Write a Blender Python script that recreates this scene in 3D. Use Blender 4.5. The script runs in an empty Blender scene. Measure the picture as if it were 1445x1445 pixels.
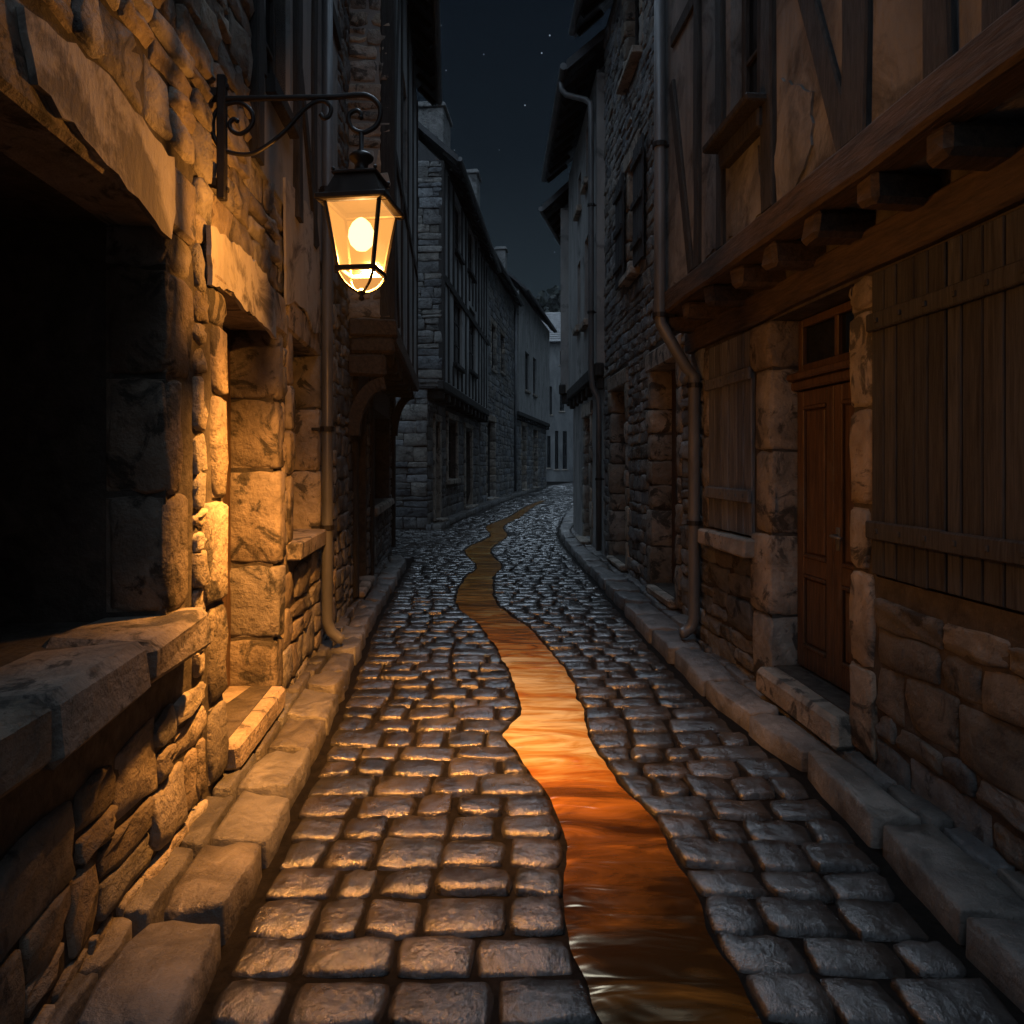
import bpy, bmesh, math, random
from mathutils import Vector, Matrix, noise
from math import radians, sin, cos, pi, sqrt

random.seed(7)
S = bpy.context.scene
COL = S.collection
F, CX, HY, EYE = 1000.0, 722.5, 655.0, 1.65       # photograph: focal length in px, vanishing column, horizon row, eye height
PAVE = 0.13                                       # pavement above road

# ------------------------------------------------------------------ materials
def new_mat(name):
    m = bpy.data.materials.new(name); m.use_nodes = True
    nt = m.node_tree; nt.nodes.clear()
    out = nt.nodes.new('ShaderNodeOutputMaterial')
    return m, nt, out

def N(nt, typ, **kw):
    n = nt.nodes.new(typ)
    for k, v in kw.items():
        if k in n.inputs: n.inputs[k].default_value = v
        else: setattr(n, k, v)
    return n

def ramp(nt, fac, stops):
    r = nt.nodes.new('ShaderNodeValToRGB')
    e = r.color_ramp.elements
    while len(e) > 1: e.remove(e[-1])
    e[0].position, e[0].color = stops[0][0], (*stops[0][1], 1)
    for p, c in stops[1:]:
        x = e.new(p); x.color = (*c, 1)
    nt.links.new(fac, r.inputs[0])
    return r.outputs[0]

def mixc(nt, a, b, fac, mode='MIX'):
    m = nt.nodes.new('ShaderNodeMix'); m.data_type = 'RGBA'; m.blend_type = mode
    for s, v in ((6, a), (7, b)):
        if isinstance(v, tuple): m.inputs[s].default_value = (*v, 1)
        else: nt.links.new(v, m.inputs[s])
    if isinstance(fac, float): m.inputs[0].default_value = fac
    else: nt.links.new(fac, m.inputs[0])
    return m.outputs[2]

def coords(nt, scale=(1, 1, 1), obj=True):
    t = nt.nodes.new('ShaderNodeTexCoord'); mp = nt.nodes.new('ShaderNodeMapping')
    mp.inputs['Scale'].default_value = scale
    nt.links.new(t.outputs['Object'], mp.inputs['Vector'])
    return mp.outputs[0]

def noise_tex(nt, vec, scale, detail=5, rough=.6, dist=0.0):
    n = N(nt, 'ShaderNodeTexNoise', Scale=scale, Detail=detail, Roughness=rough, Distortion=dist)
    nt.links.new(vec, n.inputs['Vector'])
    return n.outputs['Fac']

def surface(name, dark, light, rough=(.6, .9), scale=6.0, stretch=(1, 1, 1), bump=.4, bscale=30.0, bdist=.01, tint=True,
            stain=None, stain_scale=1.6, stain_cut=(.52, .6), spec=.4, metal=0.0):
    m, nt, out = new_mat(name)
    L = nt.links.new
    v = coords(nt, stretch)
    n1 = noise_tex(nt, v, scale, 6, .62, .6)
    c = ramp(nt, n1, [(.3, dark), (.7, light)])
    if stain:
        v2 = coords(nt)
        ns = noise_tex(nt, v2, stain_scale, 7, .68, .9)
        f = ramp(nt, ns, [(stain_cut[0], (0, 0, 0)), (stain_cut[1], (1, 1, 1))])
        c = mixc(nt, c, stain, f)
    if tint:
        a = nt.nodes.new('ShaderNodeVertexColor'); a.layer_name = 'tint'
        c = mixc(nt, c, a.outputs[0], 1.0, 'MULTIPLY')
    b = N(nt, 'ShaderNodeBsdfPrincipled')
    b.inputs['Specular IOR Level'].default_value = spec
    b.inputs['Metallic'].default_value = metal
    L(c, b.inputs['Base Color'])
    nr = noise_tex(nt, v, scale * 2.3, 4)
    mr = N(nt, 'ShaderNodeMapRange'); mr.inputs[1].default_value = .3; mr.inputs[2].default_value = .7
    mr.inputs[3].default_value, mr.inputs[4].default_value = rough
    L(nr, mr.inputs[0]); L(mr.outputs[0], b.inputs['Roughness'])
    nb = noise_tex(nt, v, bscale, 8, .65)
    bp = N(nt, 'ShaderNodeBump', Strength=bump, Distance=bdist)
    L(nb, bp.inputs['Height']); L(bp.outputs[0], b.inputs['Normal'])
    L(b.outputs[0], out.inputs[0])
    return m

M = {}
M['stone_dark'] = surface('dark_rubble_stone', (.085, .082, .078), (.25, .24, .22), scale=5, bump=1.0, bscale=17, bdist=.045, stain=(.05, .048, .045), stain_scale=3.2, stain_cut=(.54, .62))  # stone copy darkened to stand in for weaker lamplight across the street
M['stone'] = surface('rubble_stone', (.15, .132, .112), (.43, .385, .325), scale=5, bump=1.0, bscale=17, bdist=.045, stain=(.09, .085, .08), stain_scale=3.2, stain_cut=(.56, .64))
M['stone_cool'] = surface('grey_rubble_stone', (.12, .12, .12), (.3, .3, .29), scale=5, bump=1.0, bscale=17, bdist=.045, stain=(.07, .07, .07), stain_scale=3.0, stain_cut=(.55, .64))
M['dressed'] = surface('dressed_stone', (.17, .15, .125), (.42, .37, .31), scale=4.5, bump=1.0, bscale=13, bdist=.035, stain=(.075, .07, .062), stain_scale=4.2, stain_cut=(.53, .6))
M['mortar'] = surface('mortar', (.025, .022, .02), (.09, .08, .068), scale=9, bump=.8, bscale=22, bdist=.02, tint=False)
M['plaster_dim'] = surface('dimmed_plaster', (.085, .086, .086), (.27, .268, .26), scale=2.6, stretch=(1, 1, .3), bump=.8, bscale=22, bdist=.02, stain=(.055, .052, .048), stain_scale=2.4, stain_cut=(.48, .64), tint=False)  # plaster colour darkened to stand in for the lamp's fall-off
M['plaster'] = surface('old_plaster', (.24, .225, .2), (.48, .45, .4), scale=2.2, stretch=(1, 1, .45), bump=.7, bscale=22, bdist=.016, stain=(.11, .1, .088), stain_scale=2.1, stain_cut=(.5, .6), tint=False)
M['plaster_grey'] = surface('grey_plaster', (.17, .175, .175), (.36, .36, .35), scale=1.8, stretch=(1, 1, .35), bump=.5, bscale=24, bdist=.012, stain=(.11, .11, .11), stain_scale=1.6, stain_cut=(.55, .68), tint=False)
M['timber'] = surface('dark_timber', (.012, .012, .012), (.045, .042, .039), scale=5, stretch=(6, 6, .8), bump=.8, bscale=12, bdist=.012, tint=False)
M['timber_h'] = surface('brown_beam_timber', (.022, .017, .013), (.09, .062, .042), scale=5, stretch=(.8, 6, 6), bump=.8, bscale=12, bdist=.012, tint=False)
M['door'] = surface('brown_door_wood', (.03, .019, .012), (.12, .07, .04), rough=(.4, .65), scale=5, stretch=(9, 9, .7), bump=.5, bscale=12, bdist=.006, stain=(.1, .09, .08), stain_scale=1.1, stain_cut=(.58, .7), tint=False)
M['shutter'] = surface('weathered_shutter_wood', (.014, .015, .017), (.058, .06, .063), scale=5, stretch=(10, 10, .6), bump=.6, bscale=12, bdist=.008)
M['shutter_pale'] = surface('greyed_shutter_wood', (.06, .062, .065), (.2, .203, .207), scale=5, stretch=(10, 10, .6), bump=.6, bscale=12, bdist=.008)
M['end_render'] = surface('grey_render', (.085, .09, .092), (.2, .205, .205), scale=1.2, stretch=(1, 1, .4), bump=.4, bscale=16, bdist=.012, tint=False)
M['iron'] = surface('black_iron', (.006, .006, .006), (.018, .016, .015), rough=(.35, .6), scale=12, bump=.25, bscale=60, bdist=.003, tint=False, spec=.5)
M['zinc'] = surface('weathered_zinc', (.07, .075, .08), (.17, .175, .18), rough=(.3, .5), scale=4, stretch=(1, 1, .3), bump=.2, bscale=40, bdist=.003, tint=False, metal=.15)
M['slate'] = surface('roof_slate', (.022, .024, .027), (.06, .063, .068), rough=(.4, .7), scale=3, bump=.6, bscale=12, bdist=.02, tint=False)
M['dark_wood'] = surface('near_black_wood', (.004, .004, .004), (.013, .012, .0115), scale=5, stretch=(8, 8, .6), bump=.6, bscale=12, bdist=.008, tint=False)
M['kerb'] = surface('kerb_stone', (.05, .05, .05), (.19, .185, .178), rough=(.28, .55), scale=3.5, bump=.9, bscale=9, bdist=.03, stain=(.07, .068, .065), stain_scale=2.8, stain_cut=(.5, .6), spec=.5)
M['cobble'] = surface('wet_cobble', (.010, .010, .010), (.048, .046, .044), rough=(.1, .3), scale=5.5, bump=.9, bscale=9, bdist=.02, stain=(.012, .012, .012), stain_scale=6, stain_cut=(.5, .6), spec=1.0)
M['joint'] = surface('dark_wet_joint', (.002, .002, .002), (.009, .008, .007), rough=(.75, .95), scale=14, bump=.8, bscale=40, bdist=.01, tint=False, spec=.08)
M['earth'] = surface('earth', (.02, .02, .015), (.05, .045, .035), scale=2, tint=False)
M['bark'] = surface('dark_foliage', (.01, .013, .01), (.03, .038, .028), scale=.3, bscale=1.0, bdist=.3, tint=False)

m, nt, out = new_mat('window_glass')
b = N(nt, 'ShaderNodeBsdfPrincipled', Roughness=.12); b.inputs['Base Color'].default_value = (.006, .008, .011, 1)
v = coords(nt); nb = noise_tex(nt, v, 3, 2); bp = N(nt, 'ShaderNodeBump', Strength=.15, Distance=.02)
nt.links.new(nb, bp.inputs['Height']); nt.links.new(bp.outputs[0], b.inputs['Normal']); nt.links.new(b.outputs[0], out.inputs[0])
M['glass'] = m

# amber water: gold and brown swirls, with lamp glare painted along its length
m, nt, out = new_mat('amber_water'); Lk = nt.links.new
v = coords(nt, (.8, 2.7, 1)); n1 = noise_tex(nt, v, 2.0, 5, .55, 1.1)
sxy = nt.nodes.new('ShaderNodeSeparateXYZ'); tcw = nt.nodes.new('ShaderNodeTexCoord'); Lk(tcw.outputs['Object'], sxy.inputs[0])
glare_curve = nt.nodes.new('ShaderNodeFloatCurve'); cv = glare_curve.mapping.curves[0]           # lamp glare painted in: gold in the middle reach, dark brown near the viewer
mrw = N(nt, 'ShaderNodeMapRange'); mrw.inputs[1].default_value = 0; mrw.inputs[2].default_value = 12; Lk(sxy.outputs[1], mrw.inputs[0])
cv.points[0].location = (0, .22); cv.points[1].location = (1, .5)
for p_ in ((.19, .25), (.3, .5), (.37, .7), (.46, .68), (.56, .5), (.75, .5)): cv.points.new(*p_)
glare_curve.mapping.update(); Lk(mrw.outputs[0], glare_curve.inputs['Value'])
ad = N(nt, 'ShaderNodeMath', operation='ADD'); Lk(n1, ad.inputs[0]); Lk(glare_curve.outputs[0], ad.inputs[1])
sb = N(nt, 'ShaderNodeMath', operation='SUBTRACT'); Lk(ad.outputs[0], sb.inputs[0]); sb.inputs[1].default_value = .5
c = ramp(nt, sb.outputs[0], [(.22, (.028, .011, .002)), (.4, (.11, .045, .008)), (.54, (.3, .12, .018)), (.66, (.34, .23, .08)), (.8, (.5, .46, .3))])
b = N(nt, 'ShaderNodeBsdfPrincipled'); b.inputs['Specular IOR Level'].default_value = .8
b.inputs['Specular Tint'].default_value = (1, .7, .35, 1)
Lk(c, b.inputs['Base Color']); b.inputs['Roughness'].default_value = .17
v2 = coords(nt, (1.1, 3.2, 1)); n2 = noise_tex(nt, v2, 3.2, 2, .45, .5)
bp = N(nt, 'ShaderNodeBump', Strength=.5, Distance=.026); Lk(n2, bp.inputs['Height']); Lk(bp.outputs[0], b.inputs['Normal'])
Lk(b.outputs[0], out.inputs[0]); M['water'] = m

# lamp glass: old amber glazing, lit through and through by the bulb
m, nt, out = new_mat('amber_lamp_glass'); Lk = nt.links.new
tr = N(nt, 'ShaderNodeBsdfTransparent'); tr.inputs[0].default_value = (1, .8, .5, 1)
em = N(nt, 'ShaderNodeEmission', Strength=1.35); em.inputs[0].default_value = (1, .42, .1, 1)
gl = N(nt, 'ShaderNodeBsdfGlossy', Roughness=.25)
mx = N(nt, 'ShaderNodeMixShader'); mx.inputs[0].default_value = .62
Lk(tr.outputs[0], mx.inputs[1]); Lk(em.outputs[0], mx.inputs[2])
mx2 = N(nt, 'ShaderNodeMixShader'); mx2.inputs[0].default_value = .05
Lk(mx.outputs[0], mx2.inputs[1]); Lk(gl.outputs[0], mx2.inputs[2]); Lk(mx2.outputs[0], out.inputs[0]); M['opal'] = m
m, nt, out = new_mat('amber_cup_glass'); Lk = nt.links.new
tr = N(nt, 'ShaderNodeBsdfTransparent'); tr.inputs[0].default_value = (1, .8, .5, 1)
em = N(nt, 'ShaderNodeEmission', Strength=.9); em.inputs[0].default_value = (1, .46, .12, 1)
mx = N(nt, 'ShaderNodeMixShader'); mx.inputs[0].default_value = .62
Lk(tr.outputs[0], mx.inputs[1]); Lk(em.outputs[0], mx.inputs[2]); Lk(mx.outputs[0], out.inputs[0]); M['cup'] = m
m, nt, out = new_mat('lit_bulb'); Lk = nt.links.new
em = N(nt, 'ShaderNodeEmission', Strength=13.0); em.inputs[0].default_value = (1, .74, .4, 1)
tr = N(nt, 'ShaderNodeBsdfTransparent'); mx = N(nt, 'ShaderNodeMixShader'); mx.inputs[0].default_value = .5
Lk(tr.outputs[0], mx.inputs[1]); Lk(em.outputs[0], mx.inputs[2]); Lk(mx.outputs[0], out.inputs[0]); M['bulb'] = m

# ------------------------------------------------------------------ mesh builder
def fbm(x, y, z=0.0): return noise.noise(Vector((x, y, z)))

class MB:
    def __init__(s, mapf=None):
        s.v, s.f, s.m, s.c, s.sm = [], [], [], [], []
        s.map = mapf; s.mi = 0; s.col = (1, 1, 1); s.smooth = False
    def V(s, p):
        s.v.append(tuple(s.map(*p)) if s.map else tuple(p)); s.c.append(s.col); return len(s.v) - 1
    def Fc(s, *ids):
        s.f.append(ids); s.m.append(s.mi); s.sm.append(s.smooth)
    def quad(s, a, b, c, d): s.Fc(s.V(a), s.V(b), s.V(c), s.V(d))
    def obox(s, c, ax, h, bev=.008, jit=0.0):
        """chamfered box: centre c, three axes, half sizes h (all in builder coordinates)"""
        c = Vector(c); ax = [Vector(a) for a in ax]
        bev = min(bev, min(h) * .45)
        idx = {}
        for sx in (-1, 1):
            for sy in (-1, 1):
                for sz in (-1, 1):
                    j = Vector((random.uniform(-jit, jit), random.uniform(-jit, jit), random.uniform(-jit, jit))) if jit else Vector((0, 0, 0))
                    for k in range(3):
                        q = [sx * h[0], sy * h[1], sz * h[2]]
                        for t, sg in enumerate((sx, sy, sz)):
                            if t != k: q[t] -= sg * bev
                        idx[(sx, sy, sz, k)] = s.V(c + ax[0] * q[0] + ax[1] * q[1] + ax[2] * q[2] + j)
        R = ((-1, -1), (1, -1), (1, 1), (-1, 1))
        for k in range(3):
            o = [t for t in range(3) if t != k]
            for sg in (-1, 1):
                ids = []
                for a, b_ in R:
                    q = [0, 0, 0]; q[k] = sg; q[o[0]] = a; q[o[1]] = b_
                    ids.append(idx[(*q, k)])
                s.Fc(*(ids if sg > 0 else ids[::-1]))
        for k in range(3):                                   # edges along axis k
            o = [t for t in range(3) if t != k]
            for a in (-1, 1):
                for b_ in (-1, 1):
                    q0 = [0, 0, 0]; q0[k] = -1; q0[o[0]] = a; q0[o[1]] = b_
                    q1 = list(q0); q1[k] = 1
                    s.Fc(idx[(*q0, o[0])], idx[(*q1, o[0])], idx[(*q1, o[1])], idx[(*q0, o[1])])
        for sx in (-1, 1):
            for sy in (-1, 1):
                for sz in (-1, 1):
                    s.Fc(idx[(sx, sy, sz, 0)], idx[(sx, sy, sz, 1)], idx[(sx, sy, sz, 2)])
    def box(s, u0, u1, w0, w1, z0, z1, bev=.008, jit=0.0):
        s.obox(((u0 + u1) / 2, (w0 + w1) / 2, (z0 + z1) / 2), ((1, 0, 0), (0, 1, 0), (0, 0, 1)),
               (abs(u1 - u0) / 2, abs(w1 - w0) / 2, abs(z1 - z0) / 2), bev, jit)
    def beam(s, a, b_, width, w0, w1, bev=.01, wob=.012, n=None):
        """timber in the wall plane from (u,z) a to (u,z) b_: a hewn bar with wavering edges"""
        A, B = Vector((a[0], 0, a[1])), Vector((b_[0], 0, b_[1]))
        d = B - A; L = d.length; d /= L; p = Vector((-d.z, 0, d.x)); y = Vector((0, 1, 0))
        n = n or max(2, int(L / .45)); rings = []
        for i in range(n + 1):
            t = i / n
            j = (random.uniform(-wob, wob), random.uniform(-wob, wob))
            hw0, hw1 = -width / 2 + j[0], width / 2 + j[1]
            f1 = w1 + random.uniform(-wob, wob) * .3
            q = A + d * L * t
            rings.append([s.V(q + p * hw0 + y * w0), s.V(q + p * hw0 + y * (f1 - bev)), s.V(q + p * (hw0 + bev) + y * f1),
                          s.V(q + p * (hw1 - bev) + y * f1), s.V(q + p * hw1 + y * (f1 - bev)), s.V(q + p * hw1 + y * w0)])
        for r0, r1 in zip(rings, rings[1:]):
            for k in range(6): s.Fc(r0[k], r0[(k + 1) % 6], r1[(k + 1) % 6], r1[k])
        s.Fc(*rings[0][::-1]); s.Fc(*rings[-1])
    def pillow(s, q, mapf, h0, h1, bev=.012, c=.5, rough=.006, tilt=.0, dome=0.0, lod=1):
        """one dressed or rounded stone over the plan quad q (4 (a,b) points), rising from h0 to h1; mapf(a,b,h)->builder coords"""
        e = random.random() * 100
        tx, ty = random.uniform(-tilt, tilt), random.uniform(-tilt, tilt)
        def d(i, j): return sqrt((q[i][0] - q[j][0]) ** 2 + (q[i][1] - q[j][1]) ** 2) + 1e-6
        ks = []
        for L in (min(d(0, 1), d(3, 2)), min(d(1, 2), d(0, 3))):
            e1, e2 = min(.06, bev * .22 / L), min(.22, bev / L)
            ks.append([0, e1, e2, .36, .64, 1 - e2, 1 - e1, 1] if lod else [0, e1, e2, 1 - e2, 1 - e1, 1])
        n = len(ks[0]); g = []
        for j in range(n):
            row = []
            rj = min(j, n - 1 - j)
            for i in range(n):
                ri = min(i, n - 1 - i); U, W_ = ks[0][i], ks[1][j]
                if ri < 3 and rj < 3:                      # round the plan corners
                    f = c * (1, .8, .45)[max(ri, rj)]
                    U += (.5 - U) * 2 * min(.16, ks[0][2] * 1.2) * f; W_ += (.5 - W_) * 2 * min(.16, ks[1][2] * 1.2) * f
                a = [q[0][k] * (1 - U) * (1 - W_) + q[1][k] * U * (1 - W_) + q[2][k] * U * W_ + q[3][k] * (1 - U) * W_ for k in (0, 1)]
                r = min(ri, rj); x_, y_ = e + U * 2.6, W_ * 2.2
                a[0] += fbm(x_, y_, 7.7) * rough * (1.5 if r < 2 else 1); a[1] += fbm(x_, y_, 3.3) * rough * (1.5 if r < 2 else 1)
                if r == 0: h = h0
                else:
                    full = h1 + fbm(x_ * 1.4, y_ * 1.6) * rough * 1.5 + (U - .5) * tx + (W_ - .5) * ty - dome * (h1 - h0) * ((2 * U - 1) ** 2 + (2 * W_ - 1) ** 2) * .5
                    h = full - (bev * .5 if r == 1 else 0)
                    h = max(h, h0 + .002)
                row.append(s.V(mapf(a[0], a[1], h)))
            g.append(row)
        for j in range(n - 1):
            for i in range(n - 1):
                s.Fc(g[j][i], g[j][i + 1], g[j + 1][i + 1], g[j + 1][i])
    def tube(s, pts, r, n=10, r_end=None, caps=True):
        pts = [Vector(p) for p in pts]; rings = []
        up = None
        for i, p in enumerate(pts):
            t = (pts[min(i + 1, len(pts) - 1)] - pts[max(i - 1, 0)]).normalized()
            if up is None:
                up = Vector((0, 0, 1)) if abs(t.z) < .9 else Vector((1, 0, 0))
            x = t.cross(up).normalized(); up = x.cross(t).normalized()
            rr = r if r_end is None else r + (r_end - r) * i / (len(pts) - 1)
            rings.append([s.V(p + (x * cos(2 * pi * k / n) + up * sin(2 * pi * k / n)) * rr) for k in range(n)])
        for a, b_ in zip(rings, rings[1:]):
            for k in range(n): s.Fc(a[k], a[(k + 1) % n], b_[(k + 1) % n], b_[k])
        if caps: s.Fc(*rings[0][::-1]); s.Fc(*rings[-1])
    def lathe(s, prof, c=(0, 0), n=20):
        rings = [[s.V((c[0] + r * cos(2 * pi * k / n), c[1] + r * sin(2 * pi * k / n), z)) for k in range(n)] for r, z in prof]
        for a, b_ in zip(rings, rings[1:]):
            for k in range(n): s.Fc(a[k], a[(k + 1) % n], b_[(k + 1) % n], b_[k])
        s.Fc(*rings[0][::-1]); s.Fc(*rings[-1])
    def slab(s, outline, w0, w1):
        """(u,z) outline given thickness w0..w1"""
        f = [s.V((u, w1, z)) for u, z in outline]; k = [s.V((u, w0, z)) for u, z in outline]
        s.Fc(*f); s.Fc(*k[::-1]); n = len(f)
        for i in range(n): s.Fc(f[i], k[i], k[(i + 1) % n], f[(i + 1) % n])
    def build(s, name, mats, parent=None, label=None):
        me = bpy.data.meshes.new(name)
        me.from_pydata(s.v, [], s.f)
        mats = mats if isinstance(mats, (list, tuple)) else [mats]
        for k in mats: me.materials.append(M[k])
        me.polygons.foreach_set('material_index', s.m)
        bm = bmesh.new(); bm.from_mesh(me); bmesh.ops.recalc_face_normals(bm, faces=bm.faces); bm.to_mesh(me); bm.free()
        me.polygons.foreach_set('use_smooth', s.sm)
        ca = me.color_attributes.new('tint', 'FLOAT_COLOR', 'POINT')
        flat = []
        for c in s.c: flat += [c[0], c[1], c[2], 1.0]
        ca.data.foreach_set('color', flat)
        o = bpy.data.objects.new(name, me); COL.objects.link(o)
        if parent is not None: o.parent = parent
        if label: o['label'] = label
        return o

def tag(o, label=None, cat=None, group=None, kind=None):
    for k, v_ in (('label', label), ('category', cat), ('group', group), ('kind', kind)):
        if v_: o[k] = v_
    return o

def smooth_line(pts, n=6):
    """Catmull-Rom through points of any dimension"""
    P = [Vector(p) for p in pts]; P = [P[0] * 2 - P[1]] + P + [P[-1] * 2 - P[-2]]; o = []
    for i in range(1, len(P) - 2):
        for k in range(n):
            t = k / n
            a, b_, c, d = P[i - 1], P[i], P[i + 1], P[i + 2]
            o.append(.5 * ((2 * b_) + (c - a) * t + (2 * a - 5 * b_ + 4 * c - d) * t * t + (3 * b_ - a - 3 * c + d) * t ** 3))
    return o + [P[-2]]

def lerp_list(L, x):
    if x <= L[0][0]: return L[0][1] + (L[1][1] - L[0][1]) / (L[1][0] - L[0][0]) * (x - L[0][0])
    for a, b_ in zip(L, L[1:]):
        if x <= b_[0]: return a[1] + (b_[1] - a[1]) * (x - a[0]) / (b_[0] - a[0])
    a, b_ = L[-2], L[-1]
    return b_[1] + (b_[1] - a[1]) / (b_[0] - a[0]) * (x - b_[0])

def ground(x, y, z=0.0):
    d = (EYE - z) * F / (y - HY); return ((x - CX) * d / F, d)

def warm_tint(lo=.75, hi=1.2, warm=.06):
    k = random.uniform(lo, hi); w_ = random.uniform(-warm, warm)
    return (k * (1 + w_), k, k * (1 - w_ * 1.4))

# ------------------------------------------------------------------ houses
class House:
    """A house front along P0->P1 (near to far). Local x runs along the front, w points out into the street."""
    def __init__(s, name, label, P0, P1, side):
        s.P0 = Vector((P0[0], P0[1])); d = Vector((P1[0] - P0[0], P1[1] - P0[1])); s.L = d.length; s.t = d / s.L
        s.side = side                                       # -1: left of the street, +1: right
        s.n = Vector((-s.t.y, s.t.x)) * side                # outward
        s.e = bpy.data.objects.new(name, None); COL.objects.link(s.e)
        s.e.location = (P0[0], P0[1], 0); s.e.rotation_euler = (0, 0, math.atan2(s.t.y, s.t.x))
        tag(s.e, label, 'house')
        sd = side
        s.mapf = lambda u, w, z: (u, sd * w, z)
    def mb(s): return MB(s.mapf)
    def pix(s, x, y, w=0.0):
        """photograph pixel -> (u, z) on the front (offset w)"""
        k = (x - CX) / F
        o = s.P0 + s.n * w                                   # o + u t ; need X = k*Y
        u = (k * o.y - o.x) / (s.t.x - k * s.t.y)
        Y = o.y + u * s.t.y
        return (u, EYE + (HY - y) * Y / F)
    def U(s, x, w=0.0): return s.pix(x, 0, w)[0]
    def part(s, name, mb, mat, parent=None, label=None): return mb.build(name, mat, parent or s.e, label)

def sheet(mb, u0, u1, z0, z1, w, holes):
    us = sorted({u0, u1, *[min(max(h[k], u0), u1) for h in holes for k in (0, 1)]})
    zs = sorted({z0, z1, *[min(max(h[k], z0), z1) for h in holes for k in (2, 3)]})
    for a, b_ in zip(us, us[1:]):
        for c, d in zip(zs, zs[1:]):
            um, zm = (a + b_) / 2, (c + d) / 2
            if any(h[0] < um < h[1] and h[2] < zm < h[3] for h in holes): continue
            mb.quad((a, w, c), (b_, w, c), (b_, w, d), (a, w, d))
    for h in holes:
        a, b_, c, d = max(h[0], u0), min(h[1], u1), max(h[2], z0), min(h[3], z1)
        if b_ <= a or d <= c: continue
        r = w - (h[4] if len(h) > 4 else .2)
        mb.quad((a, w, c), (a, r, c), (a, r, d), (a, w, d)); mb.quad((b_, w, c), (b_, w, d), (b_, r, d), (b_, r, c))
        mb.quad((a, w, d), (a, r, d), (b_, r, d), (b_, w, d)); mb.quad((a, w, c), (b_, w, c), (b_, r, c), (a, r, c))
        mb.quad((a, r, c), (b_, r, c), (b_, r, d), (a, r, d))

def shell(mb, u0, u1, z0, z1, w, D):
    """sides, back and top of the house body behind a front at w"""
    for u in (u0, u1): mb.quad((u, w, z0), (u, w - D, z0), (u, w - D, z1), (u, w, z1))
    mb.quad((u0, w - D, z0), (u1, w - D, z0), (u1, w - D, z1), (u0, w - D, z1))
    mb.quad((u0, w, z1), (u1, w, z1), (u1, w - D, z1), (u0, w - D, z1))

def rubble(mb, u0, u1, z0, z1, w, excl, ch=(.1, .24), sw=(.14, .42), h=(.01, .028), mapf=None, gap=.01, tint=(.62, 1.2), lod=1):
    """courses of irregular stones standing proud of the mortar"""
    mapf = mapf or (lambda a, b_, k: (a, w + k, b_))
    mb.smooth = True; z = z0
    ph = random.random() * 50
    wave = lambda u, zz: .035 * fbm(u * .9 + ph, zz * 1.3)
    while z < z1 - .04:
        hh = min(random.uniform(*ch), z1 - z)
        if z1 - z - hh < .07: hh = z1 - z
        iv = [(u0, u1)]
        for e in excl:
            if e[2] < z + hh - .04 and e[3] > z + .04:
                nv = []
                for a, b_ in iv:
                    if e[1] <= a or e[0] >= b_: nv.append((a, b_)); continue
                    if e[0] > a: nv.append((a, e[0]))
                    if e[1] < b_: nv.append((e[1], b_))
                iv = nv
        for a, b_ in iv:
            if b_ - a < .06: continue
            u = a
            while u < b_ - .01:
                sl = random.uniform(*sw) * (1.0 if hh > .14 else .85)
                if b_ - u - sl < sw[0] * .7: sl = b_ - u
                sp = [(z, z + hh)]
                if hh > .19 and random.random() < .3: k = z + hh * random.uniform(.4, .6); sp = [(z, k), (k, z + hh)]
                for c, d in sp:
                    g = gap * .4; j = lambda: random.uniform(-.014, .014)
                    q = [(u + g + j() * .5, c + g + j()), (u + sl - g + j() * .5, c + g + j()), (u + sl - g + j(), d - g + j()), (u + g + j(), d - g + j())]
                    q = [(p, r + (wave(p, r) if z0 + .05 < r < z1 - .05 else 0)) for p, r in q]
                    mb.col = warm_tint(*tint, .07)
                    mb.pillow(q, mapf, -.012, random.uniform(*h), bev=random.uniform(.008, .02), c=.55, rough=.015, tilt=.016, dome=.05, lod=lod)
                u += sl
        z += hh
    mb.smooth = False

def jamb(mb, ue, dirn, z0, z1, rec, proud=(.02, .045), wid=(.13, .3), ht=(.24, .52), tone=(.55, 1.2)):
    z = z0
    while z < z1 - .01:
        hh = random.uniform(*ht)
        if z1 - z - hh < .16: hh = z1 - z
        wd = random.uniform(*wid); mb.col = warm_tint(*tone, .06); pr = random.uniform(*proud)
        c0, c1, j = z + .005, z + hh - .005, lambda: random.uniform(-.012, .012)
        mb.box(ue - dirn * .002, ue + dirn * (wd - .02), -rec - .01, pr - .018, c0 + .006, c1 - .006, .006, .002)
        mb.smooth = True
        mb.pillow([(ue - dirn * .016, c0), (ue + dirn * (wd + j()), c0 + j()), (ue + dirn * (wd + j()), c1 + j()), (ue - dirn * .016, c1)],
                  lambda a, b_, k: (a, k, b_), -.01, pr, bev=random.uniform(.014, .026), c=.8, rough=.010, tilt=.01)
        mb.pillow([(pr - .004, c0), (-rec, c0), (-rec, c1), (pr - .004, c1)],
                  lambda a, b_, k: (ue - dirn * k, a, b_), -.01, .018, bev=random.uniform(.012, .026), c=.9, rough=.014, tilt=.012)
        mb.smooth = False
        z += hh

def ragged(pts, step=.07, amp=.02, seed=0.0):
    o = []
    for i, a in enumerate(pts):
        b_ = pts[(i + 1) % len(pts)]
        d = Vector((b_[0] - a[0], b_[1] - a[1])); L = d.length; n = max(1, int(L / step))
        p = Vector((-d.y, d.x)).normalized()
        for k in range(n):
            q = Vector(a) + d * (k / n) + p * amp * (fbm(a[0] * 7 + k * .8, a[1] * 5 + seed) * 1.6 if k else 0)
            o.append((q.x, q.y))
    return o

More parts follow.
